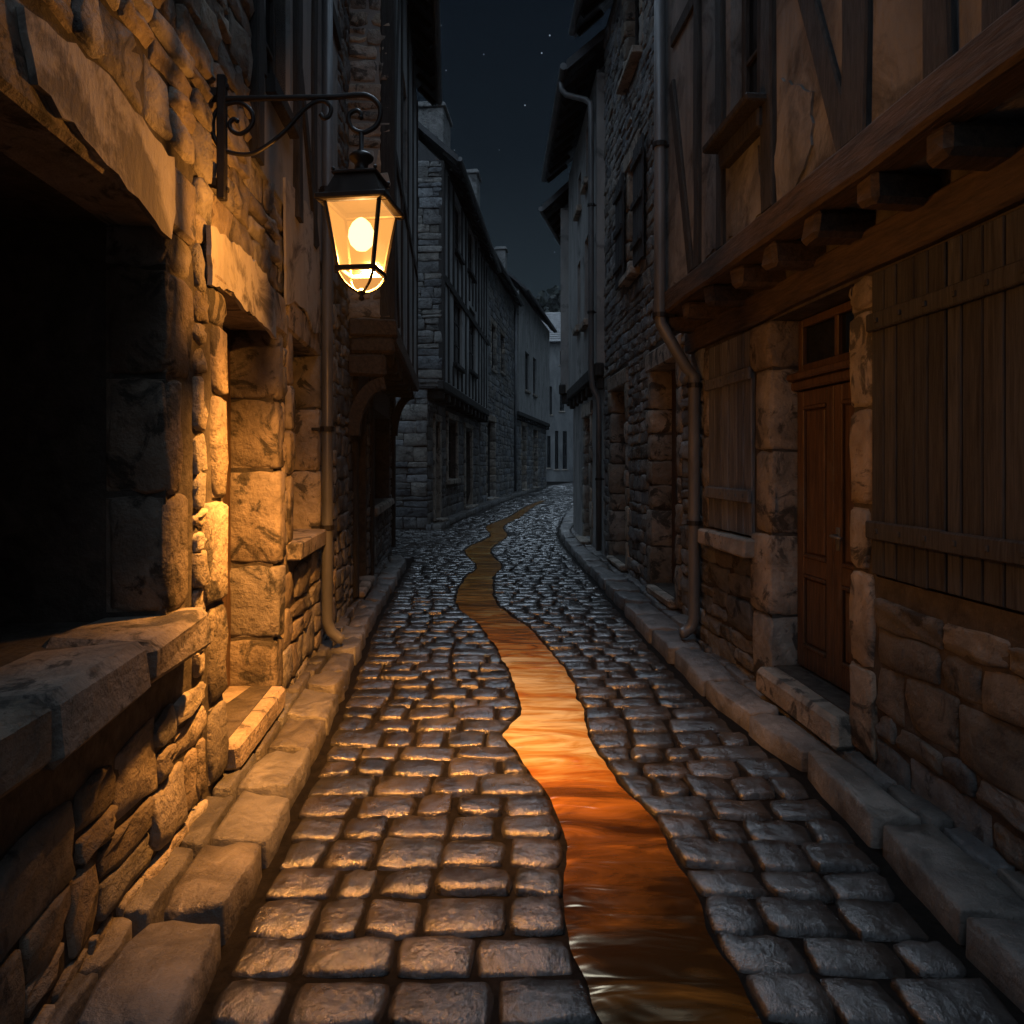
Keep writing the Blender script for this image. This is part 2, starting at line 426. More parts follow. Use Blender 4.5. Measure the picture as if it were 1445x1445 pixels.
def window(H, u0, u1, z0, z1, w, bars=(1, 2), mat='timber', fr=.05, sill=None, parent=None, name='window', crescent=False):
    mb = H.mb()
    for a, b_ in ((u0, u0 + fr), (u1 - fr, u1)): mb.box(a, b_, w - .05, w, z0, z1, .006)
    for a, b_ in ((z0, z0 + fr), (z1 - fr, z1)): mb.box(u0 + fr, u1 - fr, w - .05, w, a, b_, .006)
    for i in range(1, bars[0] + 1):
        u = u0 + (u1 - u0) * i / (bars[0] + 1); mb.box(u - fr * .4, u + fr * .4, w - .045, w - .004, z0 + fr, z1 - fr, .004)
    nb = bars[0] + 1
    for k in range(nb):
        ua, ub = u0 + (u1 - u0) * k / nb + fr * .42, u0 + (u1 - u0) * (k + 1) / nb - fr * .42
        for i in range(1, bars[1] + 1):
            z = z0 + (z1 - z0) * i / (bars[1] + 1); mb.box(ua + .01, ub - .01, w - .04, w - .008, z - .014, z + .014, .003)
    o = H.part(name, mb, mat)
    g = H.mb(); g.quad((u0 + fr * .5, w - .03, z0 + fr * .5), (u1 - fr * .5, w - .03, z0 + fr * .5), (u1 - fr * .5, w - .03, z1 - fr * .5), (u0 + fr * .5, w - .03, z1 - fr * .5))
    g.build('pane', 'glass', o)
    if sill:
        k = H.mb(); k.box(u0 - sill[0], u1 + sill[0], w - .02, sill[1], z0 - sill[2], z0 - .002, .012, .004); k.build('sill', sill[3] if len(sill) > 3 else 'dressed', o)
    return o

def planks(H, name, u0, u1, z0, z1, w, n, mat, battens=(), label=None, bat_mat=None, thick=.03, handle=None):
    mb = H.mb(); ws = [random.uniform(.8, 1.2) for _ in range(n)]; t = sum(ws); u = u0
    for k in ws:
        d = (u1 - u0) * k / t; mb.col = warm_tint(.75, 1.2, .03)
        mb.box(u + .003, u + d - .003, w - thick + random.uniform(-.004, .002), w + random.uniform(-.004, .002), z0 + random.uniform(0, .008), z1, .005); u += d
    o = H.part(name, mb, mat, label=label)
    for zb in battens:
        k = H.mb(); k.box(u0 - .015, u1 + .005, w + .002, w + .032, zb - .045, zb + .045, .008, .003)
        for i in range(3):
            uu = u0 + (u1 - u0) * (i + .5) / 3; k.obox((uu, w + .034, zb), ((1, 0, 0), (0, 1, 0), (0, 0, 1)), (.012, .006, .012), .005)
        k.build('batten', bat_mat or mat, o)
    return o

def roof(H, u0, u1, wf, ze, over, slope, D, th=.14, gutter=True, verge=.15):
    """pitched roof whose eave hangs over the street; ridge at the middle of the depth D"""
    mb = H.mb(); we = wf + over; wr = wf - D / 2; zr = ze + (we - wr) * slope
    a0, a1 = u0 - verge, u1 + verge
    nrow = 14
    for side in (0, 1):
        E = (we, ze) if side == 0 else (wf - D - over, ze)
        for i in range(nrow):                               # slate courses, each lapping the one below
            p0 = (E[0] + (wr - E[0]) * i / nrow, E[1] + (zr - E[1]) * i / nrow)
            p1 = (E[0] + (wr - E[0]) * (i + 1) / nrow, E[1] + (zr - E[1]) * (i + 1) / nrow)
            mb.quad((a0, p0[0], p0[1] + .03), (a1, p0[0], p0[1] + .03), (a1, p1[0], p1[1] + .005), (a0, p1[0], p1[1] + .005))
            mb.quad((a0, p0[0], p0[1] + .03), (a1, p0[0], p0[1] + .03), (a1, p0[0], p0[1]), (a0, p0[0], p0[1]))
        mb.quad((a0, E[0], E[1] - th), (a1, E[0], E[1] - th), (a1, wr, zr - th), (a0, wr, zr - th))
        mb.quad((a0, E[0], E[1] - th), (a1, E[0], E[1] - th), (a1, E[0], E[1] + .01), (a0, E[0], E[1] + .01))
        for a in (a0, a1): mb.quad((a, E[0], E[1] - th), (a, wr, zr - th), (a, wr, zr + .02), (a, E[0], E[1] + .02))
    for u in (u0, u1):                                      # gable triangle
        mb.Fc(mb.V((u, wf, ze - .1)), mb.V((u, wr, zr - th)), mb.V((u, wf - D, ze - .1)))
    o = H.part('roof', mb, 'slate')
    n = max(2, int((u1 - u0) / .45))
    for i in range(n + 1):
        u = u0 + (u1 - u0) * i / n; r = H.mb()
        r.obox((u, wf + over * .5, ze - th - .05 + over * .5 * slope), ((1, 0, 0), (0, cos(math.atan(slope)), -sin(math.atan(slope))), (0, sin(math.atan(slope)), cos(math.atan(slope)))), (.035, over * .55, .045), .006)
        r.build('rafter', 'dark_wood', o)
    if gutter:
        g = H.mb(); g.tube([(a0 + .05, we + .05, ze - .06), (a1 - .05, we + .05, ze - .07)], .06, 10); g.smooth = True
        g.build('gutter', 'zinc', o)
    return o, zr, wr

def chimney(H, ro, u, w, z0, z1, wd=.6, dp=.45):
    k = H.mb(); rubble_like = []
    k.box(u - wd / 2, u + wd / 2, w - dp / 2, w + dp / 2, z0, z1 - .16, .02, .01)
    k.box(u - wd / 2 - .07, u + wd / 2 + .07, w - dp / 2 - .07, w + dp / 2 + .07, z1 - .158, z1 - .06, .02, .01)
    k.box(u - wd / 2 - .02, u + wd / 2 + .02, w - dp / 2 - .02, w + dp / 2 + .02, z1 - .058, z1, .02, .01)
    k.build('chimney', 'stone_cool', ro)

def downpipe(H, pts, r=.045, collars=(), shoe=True, mat='zinc'):
    mb = H.mb(); mb.smooth = True
    mb.tube(pts, r, 14)
    o = H.part('downpipe', mb, mat)
    for c in collars:
        k = H.mb(); k.smooth = False
        k.tube([(c[0], c[1], c[2] - .02), (c[0], c[1], c[2] + .02)], r * 1.28, 14)
        k.obox((c[0], c[1] - r - .03, c[2]), ((1, 0, 0), (0, 1, 0), (0, 0, 1)), (.012, .05, .012), .003)
        k.build('collar', 'iron', o)
    return o

# =========================================================== LEFT NEAR HOUSE (lamp house)
def wallX(d): return -1.14 - .0825 * d
H1 = House('stone_house', 'rubble stone house glowing orange under the lit street lamp, with wide dark opening', (wallX(-2), -2), (wallX(6.78), 6.78), -1)
H = H1
uD0, uD1 = H.U(314), H.U(385)
zDt = 2.5
uW0, uW1 = H.U(408), H.U(445)
uS0, uS1 = H.U(234) - 1.5, H.U(234)
uT0, uT1 = H.U(367), H.U(403)
door_h = (uD0, uD1, .26, zDt, .3)
win_h = (uW0, uW1, 1.1, 2.56, .28)
shop_h = (uS0, uS1, 1.03, 2.6, 1.3)
top_h = (uT0, uT1, 3.95, 5.6, .16)
holes = [door_h, win_h, shop_h, top_h]
mb = H.mb(); sheet(mb, 0, H.L, 0, 8.2, 0, holes); shell(mb, 0, H.L, 0, 8.2, 0, 6)
mb.mi = 1
uTim = H.U(352)
ex = [(uD0 - .27, uD1 + .2, 0, zDt + .26), (uW0 - .15, uW1 + .16, .95, 2.8), (uS0 - .3, uS1 + .28, .84, 2.86), (uTim, H.L, 3.35, 9)]
rubble(mb, 0, H.L, .02, 8.2, 0, ex, ch=(.12, .27), sw=(.15, .42), h=(.01, .032), tint=(.6, 1.25))
H.part('wall', mb, ['mortar', 'stone'])
# doorway
mb = H.mb()
jamb(mb, uD1, 1, .14, zDt, .3, wid=(.12, .2), ht=(.38, .6)); jamb(mb, uD0, -1, .14, zDt, .3, proud=(.02, .026), wid=(.15, .3), ht=(.3, .6), tone=(.45, .9))
mb.col = (1, .97, .92); mb.box(uD0 - .28, uD1 + .2, -.3, .045, zDt - .016, zDt + .25, .02, .012)
ds = H.part('door_surround', mb, 'dressed')
planks(H, 'door', uD0 + .005, uD1 - .005, .26, zDt - .01, -.25, 5, 'door')
mb = H.mb(); mb.col = (1.05, 1, .95); mb.box(uD0 + .01, uD1 - .01, -.3, .075, .12, .258, .02, .012); H.part('doorstep', mb, 'dressed')
# window beyond the door
mb = H.mb(); jamb(mb, uW1, 1, 1.1, 2.56, .28, wid=(.12, .2), ht=(.35, .6)); jamb(mb, uW0, -1, 1.1, 2.56, .28, wid=(.1, .18), ht=(.3, .5))
mb.col = (.95, .92, .88); mb.box(uW0 - .17, uW1 + .18, -.28, .03, 2.544, 2.78, .02, .012); H.part('window_surround', mb, 'dressed')
window(H, uW0 + .01, uW1 - .01, 1.12, 2.55, -.2, (1, 2), 'timber', .06, (.1, .1, .13))
# big dark shop opening
mb = H.mb(); jamb(mb, uS1, 1, 1.05, 2.6, .22, proud=(.01, .025), wid=(.1, .24), ht=(.3, .55), tone=(.3, .7)); jamb(mb, uS0, -1, 1.05, 2.6, .22, wid=(.16, .28), ht=(.36, .6))  # far jamb tinted darker to stand in for its unlit side
mb.col = (.8, .78, .75); mb.box(uS0 - .28, uS1 + .24, -.24, .03, 2.584, 2.85, .02, .012); H.part('opening_surround', mb, 'dressed')
mb = H.mb()
us = [uS0 - .2, uS0 + .5, uS1 - .42, uS1 + .2]
for a, b_ in zip(us, us[1:]):
    mb.col = warm_tint(.55, .8, .04); mb.box(a + .006, b_ - .006, -.25, .12, .87, 1.045, .03, .016)
H.part('stone_sill', mb, 'dressed')
planks(H, 'shutter', uS0 + .01, uS1 - .01, 1.06, 2.59, -1.2, 8, 'dark_wood')  # no real shutter: near-black boards stand in for the shade inside the opening
# plaster remains
pa = [H.pix(x, y, .06) for x, y in ((40, 10), (138, 88), (158, 105), (183, 140), (205, 165), (232, 203), (250, 222), (252, 300), (246, 338), (232, 326), (215, 300), (200, 280), (185, 268), (172, 246), (155, 232), (138, 210), (60, 120))]
mb = H.mb(); mb.slab(ragged(pa, .05, .02), .03, .05); H.part('plaster', mb, 'plaster', label='ragged grey plaster over the dark opening')
pb = [H.pix(x, y, .06) for x, y in ((300, 318), (325, 338), (350, 357), (375, 385), (388, 412), (392, 478), (378, 462), (362, 446), (347, 436), (332, 412), (318, 410), (302, 402))]
mb = H.mb(); mb.slab(ragged(pb, .04, .018, 3.0), .03, .052); H.part('plaster', mb, 'plaster', label='ragged plaster lit bright orange above the door')
pc = [H.pix(x, y, .06) for x, y in ((406, 250), (452, 310), (456, 470), (446, 470), (436, 440), (420, 425), (408, 430))]
mb = H.mb(); mb.slab(ragged(pc, .05, .015, 9.0), .03, .046); H.part('plaster', mb, 'plaster')
# half-timbered upper storey at the far end
mb = H.mb(); sheet(mb, uTim, H.L, 3.35, 8.2, .03, [(top_h[0], top_h[1], 3.95, 5.6, .19)])
mb.quad((uTim, .03, 3.35), (H.L, .03, 3.35), (H.L, 0, 3.35), (uTim, 0, 3.35)); mb.quad((uTim, .03, 3.35), (uTim, .03, 8.2), (uTim, 0, 8.2), (uTim, 0, 3.35))
H.part('plaster_infill', mb, 'plaster_grey')
mb = H.mb()
for x in (355, 410, 436): mb.beam((H.U(x), 3.36), (H.U(x), 8.15), .13, .0, .06 if x != 410 else .075)
mb.beam((H.U(440), 3.4), (H.U(412), 4.6), .11, .0, .052); mb.beam((H.U(350), 4.9), (H.U(361), 3.9), .1, .0, .055)
mb.beam((uT0, 3.9), (uT1, 3.9), .1, .0, .09)
mb.beam((uTim, 5.7), (H.L, 5.7), .16, .0, .068)
H.part('timber_frame', mb, 'timber')
window(H, uT0 + .01, uT1 - .01, 3.96, 5.59, -.06, (1, 3))
up = H.U(460, .09)
downpipe(H, [(up, .1, 8.0), (up, .1, 2.0), (up, .1, .42), (up, .1, .36), (up + .005, .13, .27), (up + .01, .2, .21), (up + .012, .23, .2)], .046,
         [(up, .1, H.pix(460, 605, .1)[1]), (up, .1, H.pix(460, 745, .1)[1]), (up, .1, 3.9)])
roof(H, 0, H.L, 0, 8.3, .4, 1.0, 6)

# =========================================================== LEFT SECOND HOUSE (jettied, stone return)
P0 = (-1.70, 6.84); P1 = (-2.22, 13.0)
H2 = House('jettied_house', 'tall jettied house behind the lamp, with a brown beam and curved bracket under its overhang', P0, P1, -1); H = H2
OV = .47; zj = 3.0; uj = H.U(490); L = H.L
mb = H.mb()
u1a, u1b, u2a, u2b = H.U(500), H.U(516), H.U(524), H.U(549)
hl = [(u1a, u1b, .2, 2.4, .25), (u2a, u2b, 1.05, 2.45, .3)]
sheet(mb, 0, L, 0, zj, 0, hl); sheet(mb, 0, uj, zj, 8.4, 0, []); shell(mb, 0, L, 0, 8.4, 0, 6)
mb.mi = 1; rubble(mb, 0, uj, .02, 8.3, 0, [], tint=(.5, 1.1), h=(.01, .03))
rubble(mb, uj, L, .02, zj - .3, 0, [(a - .1, b_ + .1, 0 if i == 0 else .98, 2.6) for i, (a, b_, *_r) in enumerate(hl)], tint=(.4, .9))
H.part('wall', mb, ['mortar', 'stone_cool'])
# jettied storey: plastered front, stone return facing the lamp
mb = H.mb()
wn = [(H.U(566, OV), H.U(574, OV), 5.3, 6.9, .14)]
sheet(mb, uj, L, zj, 8.4, OV, wn); mb.quad((uj, 0, zj), (L, 0, zj), (L, OV, zj), (uj, OV, zj)); mb.quad((L, 0, zj), (L, OV, zj), (L, OV, 8.4), (L, 0, 8.4)); mb.quad((uj, 0, 8.4), (L, 0, 8.4), (L, OV, 8.4), (uj, OV, 8.4))
mb.quad((uj, 0, zj), (uj, OV, zj), (uj, OV, 8.4), (uj, 0, 8.4))
H.part('jettied_storey', mb, 'plaster_grey')
mb = H.mb(); rubble(mb, 0.005, OV - .005, zj + .22, 8.38, 0, [], ch=(.16, .3), sw=(.2, .34), h=(.008, .02), mapf=lambda a, b_, k: (uj - k, a, b_), tint=(.7, 1.5), gap=.03)  # stones tinted paler to stand in for the lamp's glow
H.part('corner_stones', mb, 'dressed')
mb = H.mb()
for x in (556, 566, 575, 582, 588): mb.beam((H.U(x, OV), zj + .2), (H.U(x, OV), 8.3), .11, OV - .02, OV + .025)
mb.beam((uj + .08, 5.1), (L, 5.1), .14, OV - .02, OV + .03); mb.beam((uj + .1, 4.9), (uj + .9, 3.3), .12, OV - .02, OV + .022)
mb.beam((uj + 1.2, 8.0), (uj + .3, 5.3), .11, OV - .02, OV + .022)
mb.box(uj - .02, uj + .14, OV - .12, OV + .035, zj + .2, 8.35, .012, .004)
H.part('timber_frame', mb, 'timber')
window(H, wn[0][0] + .01, wn[0][1] - .01, 5.31, 6.89, OV - .08, (1, 2))
mb = H.mb(); mb.box(uj + .13, L, OV - .1, OV + .04, zj - .02, zj + .19, .02, .008); mb.box(uj - .06, uj + .12, .02, OV + .06, zj + .02, zj + .2, .02, .01)
mb.box(uj - .05, uj + .11, .02, OV + .03, zj - .16, zj + .015, .03, .01)
H.part('jetty_beam', mb, 'timber_h')
for uu in [uj + .02] + [uj + .02 + k * .62 for k in range(1, 8)]:
    k = H.mb(); hb = .16 if uu == uj + .02 else .2
    k.box(uu - .07, uu + .07, .0, OV - .02 if uu > uj + .1 else OV - .06, zj - .165 - .24 if uu < uj + .1 else zj - .22, zj - .165 if uu < uj + .1 else zj - .025, .03, .012)
    H.part('joist', k, 'timber_h' if uu < uj + .1 else 'timber')
def bracket(H, u, z_top, depth, drop, th=.12, mat='timber_h'):
    k = H.mb(); n = 10; a = []
    for i in range(n + 1):
        t = i / n * pi / 2
        a.append((depth * (1 - cos(t)) , z_top - drop * (1 - sin(t))))
    for i in range(n):
        (w0, z0), (w1, z1) = a[i], a[i + 1]
        t_ = .13
        d = Vector((w1 - w0, z1 - z0)).normalized(); p = Vector((d.y, -d.x)) * t_
        def q(w, z, off): return (w + p.x * off, z + p.y * off)
        for uu, sg in ((u - th / 2, -1), (u + th / 2, 1)):
            A, B = q(w0, z0, 0), q(w1, z1, 0); C, D_ = q(w1, z1, 1), q(w0, z0, 1)
            k.quad((uu, *A), (uu, *B), (uu, *C), (uu, *D_))
        A, B = q(w0, z0, 0), q(w1, z1, 0); k.quad((u - th / 2, *A), (u + th / 2, *A), (u + th / 2, *B), (u - th / 2, *B))
        A, B = q(w0, z0, 1), q(w1, z1, 1); k.quad((u - th / 2, *A), (u + th / 2, *A), (u + th / 2, *B), (u - th / 2, *B))
    H.part('bracket', k, mat)
bracket(H, uj + .02, zj - .42, OV - .08, .62)
bracket(H, L - .12, zj - .03, OV - .06, .8, mat='timber')
for x in (497, 521, 552):
    mb = H.mb(); mb.box(H.U(x) - .06, H.U(x) + .06, -.02, .07, .14, zj - .2, .02, .01); H.part('post', mb, 'timber')
mb = H.mb(); mb.box(L - .12, L + .02, -.1, .08, .14, zj - .1, .02, .01); H.part('post', mb, 'timber')
planks(H, 'door', u1a + .01, u1b - .01, .2, 2.39, -.2, 4, 'door')
planks(H, 'shutter', u2a + .01, u2b - .01, 1.06, 2.44, -.26, 5, 'dark_wood')
mb = H.mb(); mb.box(u2a - .05, u2b + .05, -.28, .09, .93, 1.045, .02, .008); H.part('stone_sill', mb, 'dressed')
mb = H.mb(); mb.box(u1a - .03, u1b + .03, -.2, .12, .12, .195, .02, .008); H.part('doorstep', mb, 'dressed')
roof(H, uj - .02, L, OV, 8.45, .36, .95, 6, gutter=True)

# =========================================================== LEFT THIRD HOUSE beyond the side lane
H3 = House('half_timbered_house', 'half-timbered house with stone gable at the corner of the side lane', (-2.14, 17.9), (-1.32, 28.0), -1); H = H3
OV = .38; zj = 3.55; L = H.L; He = 9.3
wnp = [(640, 652, 415, 512), (662, 671, 430, 522), (641, 650, 280, 352), (660, 668, 300, 380)]
wl = []
for a, b_, c, d in wnp:
    ua, za = H.pix(a, d, OV); ub, zb = H.pix(b_, c, OV); wl.append((ua, ub, za, H.pix(a, c, OV)[1], .12))
mb = H.mb()
gl = [(H.U(612), H.U(618), .2, 2.7, .3), (H.U(630), H.U(643), 1.2, 2.9, .25), (H.U(655), H.U(664), .2, 2.8, .3)]
sheet(mb, 0, L, 0, zj, 0, gl)
mb.quad((0, 0, 0), (0, -6, 0), (0, -6, He), (0, 0, He)); mb.quad((L, 0, 0), (L, -6, 0), (L, -6, He), (L, 0, He)); mb.quad((0, -6, 0), (L, -6, 0), (L, -6, He), (0, -6, He))
mb.mi = 1
rubble(mb, -5.8, 0, .02, zj, 0, [], ch=(.2, .42), sw=(.3, .7), h=(.02, .05), mapf=lambda a, b_, k: (-k, a, b_), tint=(.45, 1.2))
rubble(mb, -5.8, OV, zj + .05, He, 0, [], ch=(.2, .42), sw=(.3, .7), h=(.02, .05), mapf=lambda a, b_, k: (-k, a, b_), tint=(.5, 1.25))
rubble(mb, 0, L, .02, zj - .3, 0, [(a - .15, b_ + .15, c - .1, d + .2) for a, b_, c, d, _ in gl], ch=(.2, .4), sw=(.3, .7), tint=(.4, .9))
mb.mi = 0; mb.quad((0, 0, zj), (0, OV, zj), (0, OV, He), (0, 0, He))
H.part('wall', mb, ['mortar', 'stone_cool'])
mb = H.mb(); sheet(mb, 0, L, zj, He, OV, wl); mb.quad((0, 0, zj), (L, 0, zj), (L, OV, zj), (0, OV, zj)); mb.quad((L, 0, zj), (L, OV, zj), (L, OV, He), (L, 0, He))
H.part('jettied_storey', mb, 'plaster_grey')
mb = H.mb(); u = .1
while u < L:
    iv = [(zj + .25, 6.3), (6.5, He - .05)]
    blk = [w_ for w_ in wl if w_[0] - .1 < u < w_[1] + .1]
    for a, b_ in iv:
        for w_ in blk:
            if w_[2] < b_ and w_[3] > a:
                if w_[2] - a > .3: mb.beam((u, a), (u, w_[2] - .12), .14, OV - .02, OV + .04)
                a = w_[3] + .12
        if b_ - a > .3: mb.beam((u, a), (u, b_), .14, OV - .02, OV + .04)
    u += .78
mb.beam((0, 6.4), (L, 6.4), .2, OV - .02, OV + .05)
mb.box(-.03, .16, OV - .1, OV + .06, zj + .2, He, .02)
H.part('timber_frame', mb, 'timber')
for w_ in wl: window(H, w_[0] + .02, w_[1] - .02, w_[2] + .02, w_[3] - .02, OV - .06, (1, 2), sill=(.1, OV + .12, .12, 'timber'))
mb = H.mb(); mb.box(-.05, L, OV - .12, OV + .06, zj - .02, zj + .22, .03); mb.box(-.06, .2, -5.9, OV - .15, zj - .0, zj + .05, .02); H.part('jetty_beam', mb, 'timber')
for i in range(12):
    k = H.mb(); uu = .2 + i * (L - .4) / 11; k.box(uu - .09, uu + .09, 0, OV + .02, zj - .26, zj - .025, .03, .01); H.part('joist', k, 'timber')
for a, b_, c, d, _ in gl:
    mb = H.mb()
    for uu in (a - .09, b_ + .09): mb.box(uu - .09, uu + .09, -.2, .07, .14 if c < 1 else c - .1, d + .1, .02, .01)
    mb.box(a - .2, b_ + .2, -.2, .09, d + .098, d + .28, .02, .01); H.part('door_surround' if c < 1 else 'window_surround', mb, 'dressed')
planks(H, 'door', gl[0][0], gl[0][1], .2, 2.69, -.25, 5, 'dark_wood'); planks(H, 'door', gl[2][0], gl[2][1], .2, 2.79, -.25, 5, 'dark_wood')
window(H, gl[1][0], gl[1][1], 1.2, 2.9, -.15, (1, 2), sill=(.15, .14, .14))
for k_ in (0, 2):
    mb = H.mb(); mb.box(gl[k_][0], gl[k_][1], -.2, .3, .12, .195, .02); H.part('doorstep', mb, 'dressed')
ro, zr, wr = roof(H, 0, L, OV, He + .05, .42, .88, 6)
chimney(H, ro, 1.5, -.1, 9.0, 11.3, 1.1, .68)
chimney(H, ro, 7.4, .1, 9.0, 12.0, .8, .5)

# =========================================================== LEFT FOURTH AND FIFTH HOUSES
def far_house(name, label, P0, P1, side, He, wins, doors, over=.45, slope=.9, wallmat='plaster_grey', stones=True, jetty=0.0, zj=3.4, mat2='stone_cool', pitch_chim=(), pipe=None, shutters=False, D=6, arched=()):
    H = House(name, label, P0, P1, side); L = H.L
    hw = []
    for a, b_, c, d in wins:
        ua, z0 = H.pix(a, d, jetty); ub, _ = H.pix(b_, d, jetty); z1 = H.pix(a, c, jetty)[1]
        hw.append((min(ua, ub), max(ua, ub), z0, z1, .18))
    hd = []
    for a, b_, c in doors:
        ua, z1 = H.pix(a, c, 0); ub = H.U(b_); hd.append((min(ua, ub), max(ua, ub), .2, z1, .3))
    mb = H.mb()
    if jetty:
        sheet(mb, 0, L, 0, zj, 0, hd); shell(mb, 0, L, 0, He, 0, D)
        sheet(mb, 0, L, zj, He, jetty, hw); mb.quad((0, 0, zj), (L, 0, zj), (L, jetty, zj), (0, jetty, zj))
        for u in (0, L): mb.quad((u, 0, zj), (u, jetty, zj), (u, jetty, He), (u, 0, He))
        mb.quad((0, 0, He), (L, 0, He), (L, jetty, He), (0, jetty, He))
    else:
        sheet(mb, 0, L, 0, He, 0, hd + hw); shell(mb, 0, L, 0, He, 0, D)
    mb.mi = 1
    if stones: rubble(mb, 0, L, .02, He if not jetty else zj - .2, 0, [(h[0] - .2, h[1] + .2, h[2] - .2, h[3] + .3) for h in hd + hw], ch=(.2, .4), sw=(.3, .75), h=(.015, .045), tint=(.5, 1.1))
    H.part('wall', mb, [wallmat, mat2])
    if jetty:
        k = H.mb(); k.box(-.02, L + .02, jetty - .12, jetty + .04, zj - .03, zj + .2, .02); H.part('jetty_beam', k, 'timber')
        for i in range(int(L / .7) + 1):
            k = H.mb(); uu = .1 + i * .7
            if uu < L: k.box(uu - .07, uu + .07, 0, jetty - .01, zj - .24, zj - .035, .02); H.part('joist', k, 'timber')
    for h in hw: window(H, h[0] + .02, h[1] - .02, h[2] + .02, h[3] - .02, jetty - .1, (1, 2), sill=(.12, jetty + .1, .12))
    if hd or hw:
        for h in hd:
            k = H.mb(); jamb(k, h[1], 1, .14, h[3], .28); jamb(k, h[0], -1, .14, h[3], .28); k.box(h[0] - .25, h[1] + .25, -.28, .05, h[3] - .016, h[3] + .26, .02, .01); H.part('door_surround', k, 'dressed')
        if not jetty:
            for h in hw:
                k = H.mb(); jamb(k, h[1], 1, h[2], h[3], .15, wid=(.12, .22)); jamb(k, h[0], -1, h[2], h[3], .15, wid=(.12, .22)); k.box(h[0] - .2, h[1] + .2, -.15, .05, h[3] - .016, h[3] + .22, .02, .01); H.part('window_surround', k, 'dressed')
    for h in hd:
        planks(H, 'door', h[0] + .01, h[1] - .01, .2, h[3] - .01, -.22, 5, 'dark_wood')
        k = H.mb(); k.box(h[0] - .05, h[1] + .05, -.2, .2, .12, .195, .02, .008); H.part('doorstep', k, 'dressed')
    ro, zr, wr = roof(H, 0, L, jetty, He + .05, over, slope, D)
    for (u, w, zt) in pitch_chim: chimney(H, ro, u, w, He + .3, zt)
    return H, ro, hw, hd

H4, *_ = far_house('stone_townhouse', 'narrow grey stone townhouse joined to the half-timbered house along the bend', (-1.28, 28.05), (.1, 38.0), -1, 10.2,
    [(693, 699, 455, 520), (706, 711, 470, 524)], [(687, 698, 592)], pitch_chim=((5.0, .1, 11.7),))
downpipe(H4, [(H4.L - .1, .1, 10), (H4.L - .1, .1, .2)], .07)
H5, *_ = far_house('jettied_townhouse', 'dark jettied townhouse at the end of the bend with low eaves', (.12, 38.05), (2.4, 50.0), -1, 11.0,
    [(741, 747, 495, 550), (752, 757, 503, 556)], [(736, 742, 600), (752, 758, 605)], jetty=.25, zj=4.3)

# =========================================================== RIGHT NEAR HOUSE
def wallR(d): return 2.148 - .0825 * d
H6 = House('timber_framed_house', 'half-timbered house overhanging its stone ground floor, brown double door and shuttered windows', (wallR(-2), -2), (wallR(6.4), 6.4), 1); H = H6
OV = .3; zj = 2.95; L = H.L
dA, dB = H.U(1205), H.U(1090); dz0, dz1 = .3, 2.62
sA, sB = H.U(1066), H.U(1004); sz0, sz1 = 1.12, 2.62
bA, bB = H.U(1237) - 1.1, H.U(1237); bz0, bz1 = 1.08, 2.62
holes = [(dA, dB, dz0, dz1, .3), (sA, sB, sz0, sz1, .2), (bA, bB, bz0, bz1, .2)]
mb = H.mb(); sheet(mb, 0, L, 0, zj, 0, holes); shell(mb, 0, L, 0, 8.0, 0, 6)
mb.mi = 1
ex = [(dA - .22, dB + .28, 0, 3), (sA - .12, sB + .15, .98, 3), (bA - .2, bB + .02, 1.0, 3), (0, L, 2.62, 3)]
rubble(mb, 0, L, .02, 2.64, 0, ex, ch=(.12, .3), sw=(.2, .5), h=(.01, .026), tint=(.6, 1.15))
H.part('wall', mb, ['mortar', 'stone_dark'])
mb = H.mb(); jamb(mb, dB, 1, .14, dz1, .3, wid=(.2, .29), ht=(.35, .6)); H.part('door_jamb', mb, 'dressed')
mb = H.mb(); jamb(mb, dA, -1, .14, dz1, .3, proud=(.02, .026), wid=(.15, .22), ht=(.3, .55)); H.part('door_jamb', mb, 'dressed')
mb = H.mb(); mb.col = (.95, .95, .95); mb.box(dA - .02, dB - .02, -.28, .13, .12, .296, .03, .012); H.part('doorstep', mb, 'dressed')
# double door
dm = (dA + dB) / 2; wd = -.17
def leaf(u0, u1, handle):
    mb = H.mb(); zt = 2.13; fr = .085
    mb.box(u0, u1, wd - .05, wd - .012, dz0 + .01, zt, .004)
    for a, b_ in ((u0, u0 + fr), (u1 - fr, u1)): mb.box(a, b_, wd - .014, wd + .012, dz0 + .012, zt, .005)
    rails = [dz0 + .012, dz0 + .15, .93, 1.04, 1.12, 1.2, zt - .1, zt]
    for a, b_ in ((rails[0], rails[1]), (rails[2], rails[3]), (rails[6], rails[7])): mb.box(u0 + fr, u1 - fr, wd - .013, wd + .0105, a, b_, .005)
    for a, b_ in ((rails[1], rails[2]), (rails[3], rails[6])):
        mb.box(u0 + fr + .03, u1 - fr - .03, wd - .02, wd + .006, a + .035, b_ - .035, .016)
        for zz in (a + .012, b_ - .012): mb.box(u0 + fr + .004, u1 - fr - .004, wd - .012, wd + .02, zz - .011, zz + .011, .006)
    o = H.part('door', mb, 'door')
    if handle:
        k = H.mb(); k.smooth = True; uu = u1 - .05
        k.tube([(uu, wd + .01, 1.22), (uu, wd + .055, 1.22), (uu - .01, wd + .065, 1.22), (uu - .12, wd + .065, 1.215)], .011, 8)
        k.obox((uu, wd + .013, 1.2), ((1, 0, 0), (0, 1, 0), (0, 0, 1)), (.02, .006, .07), .004); k.build('handle', 'zinc', o)
    return o
leaf(dA + .03, dm - .004, True); leaf(dm + .004, dB - .03, False)
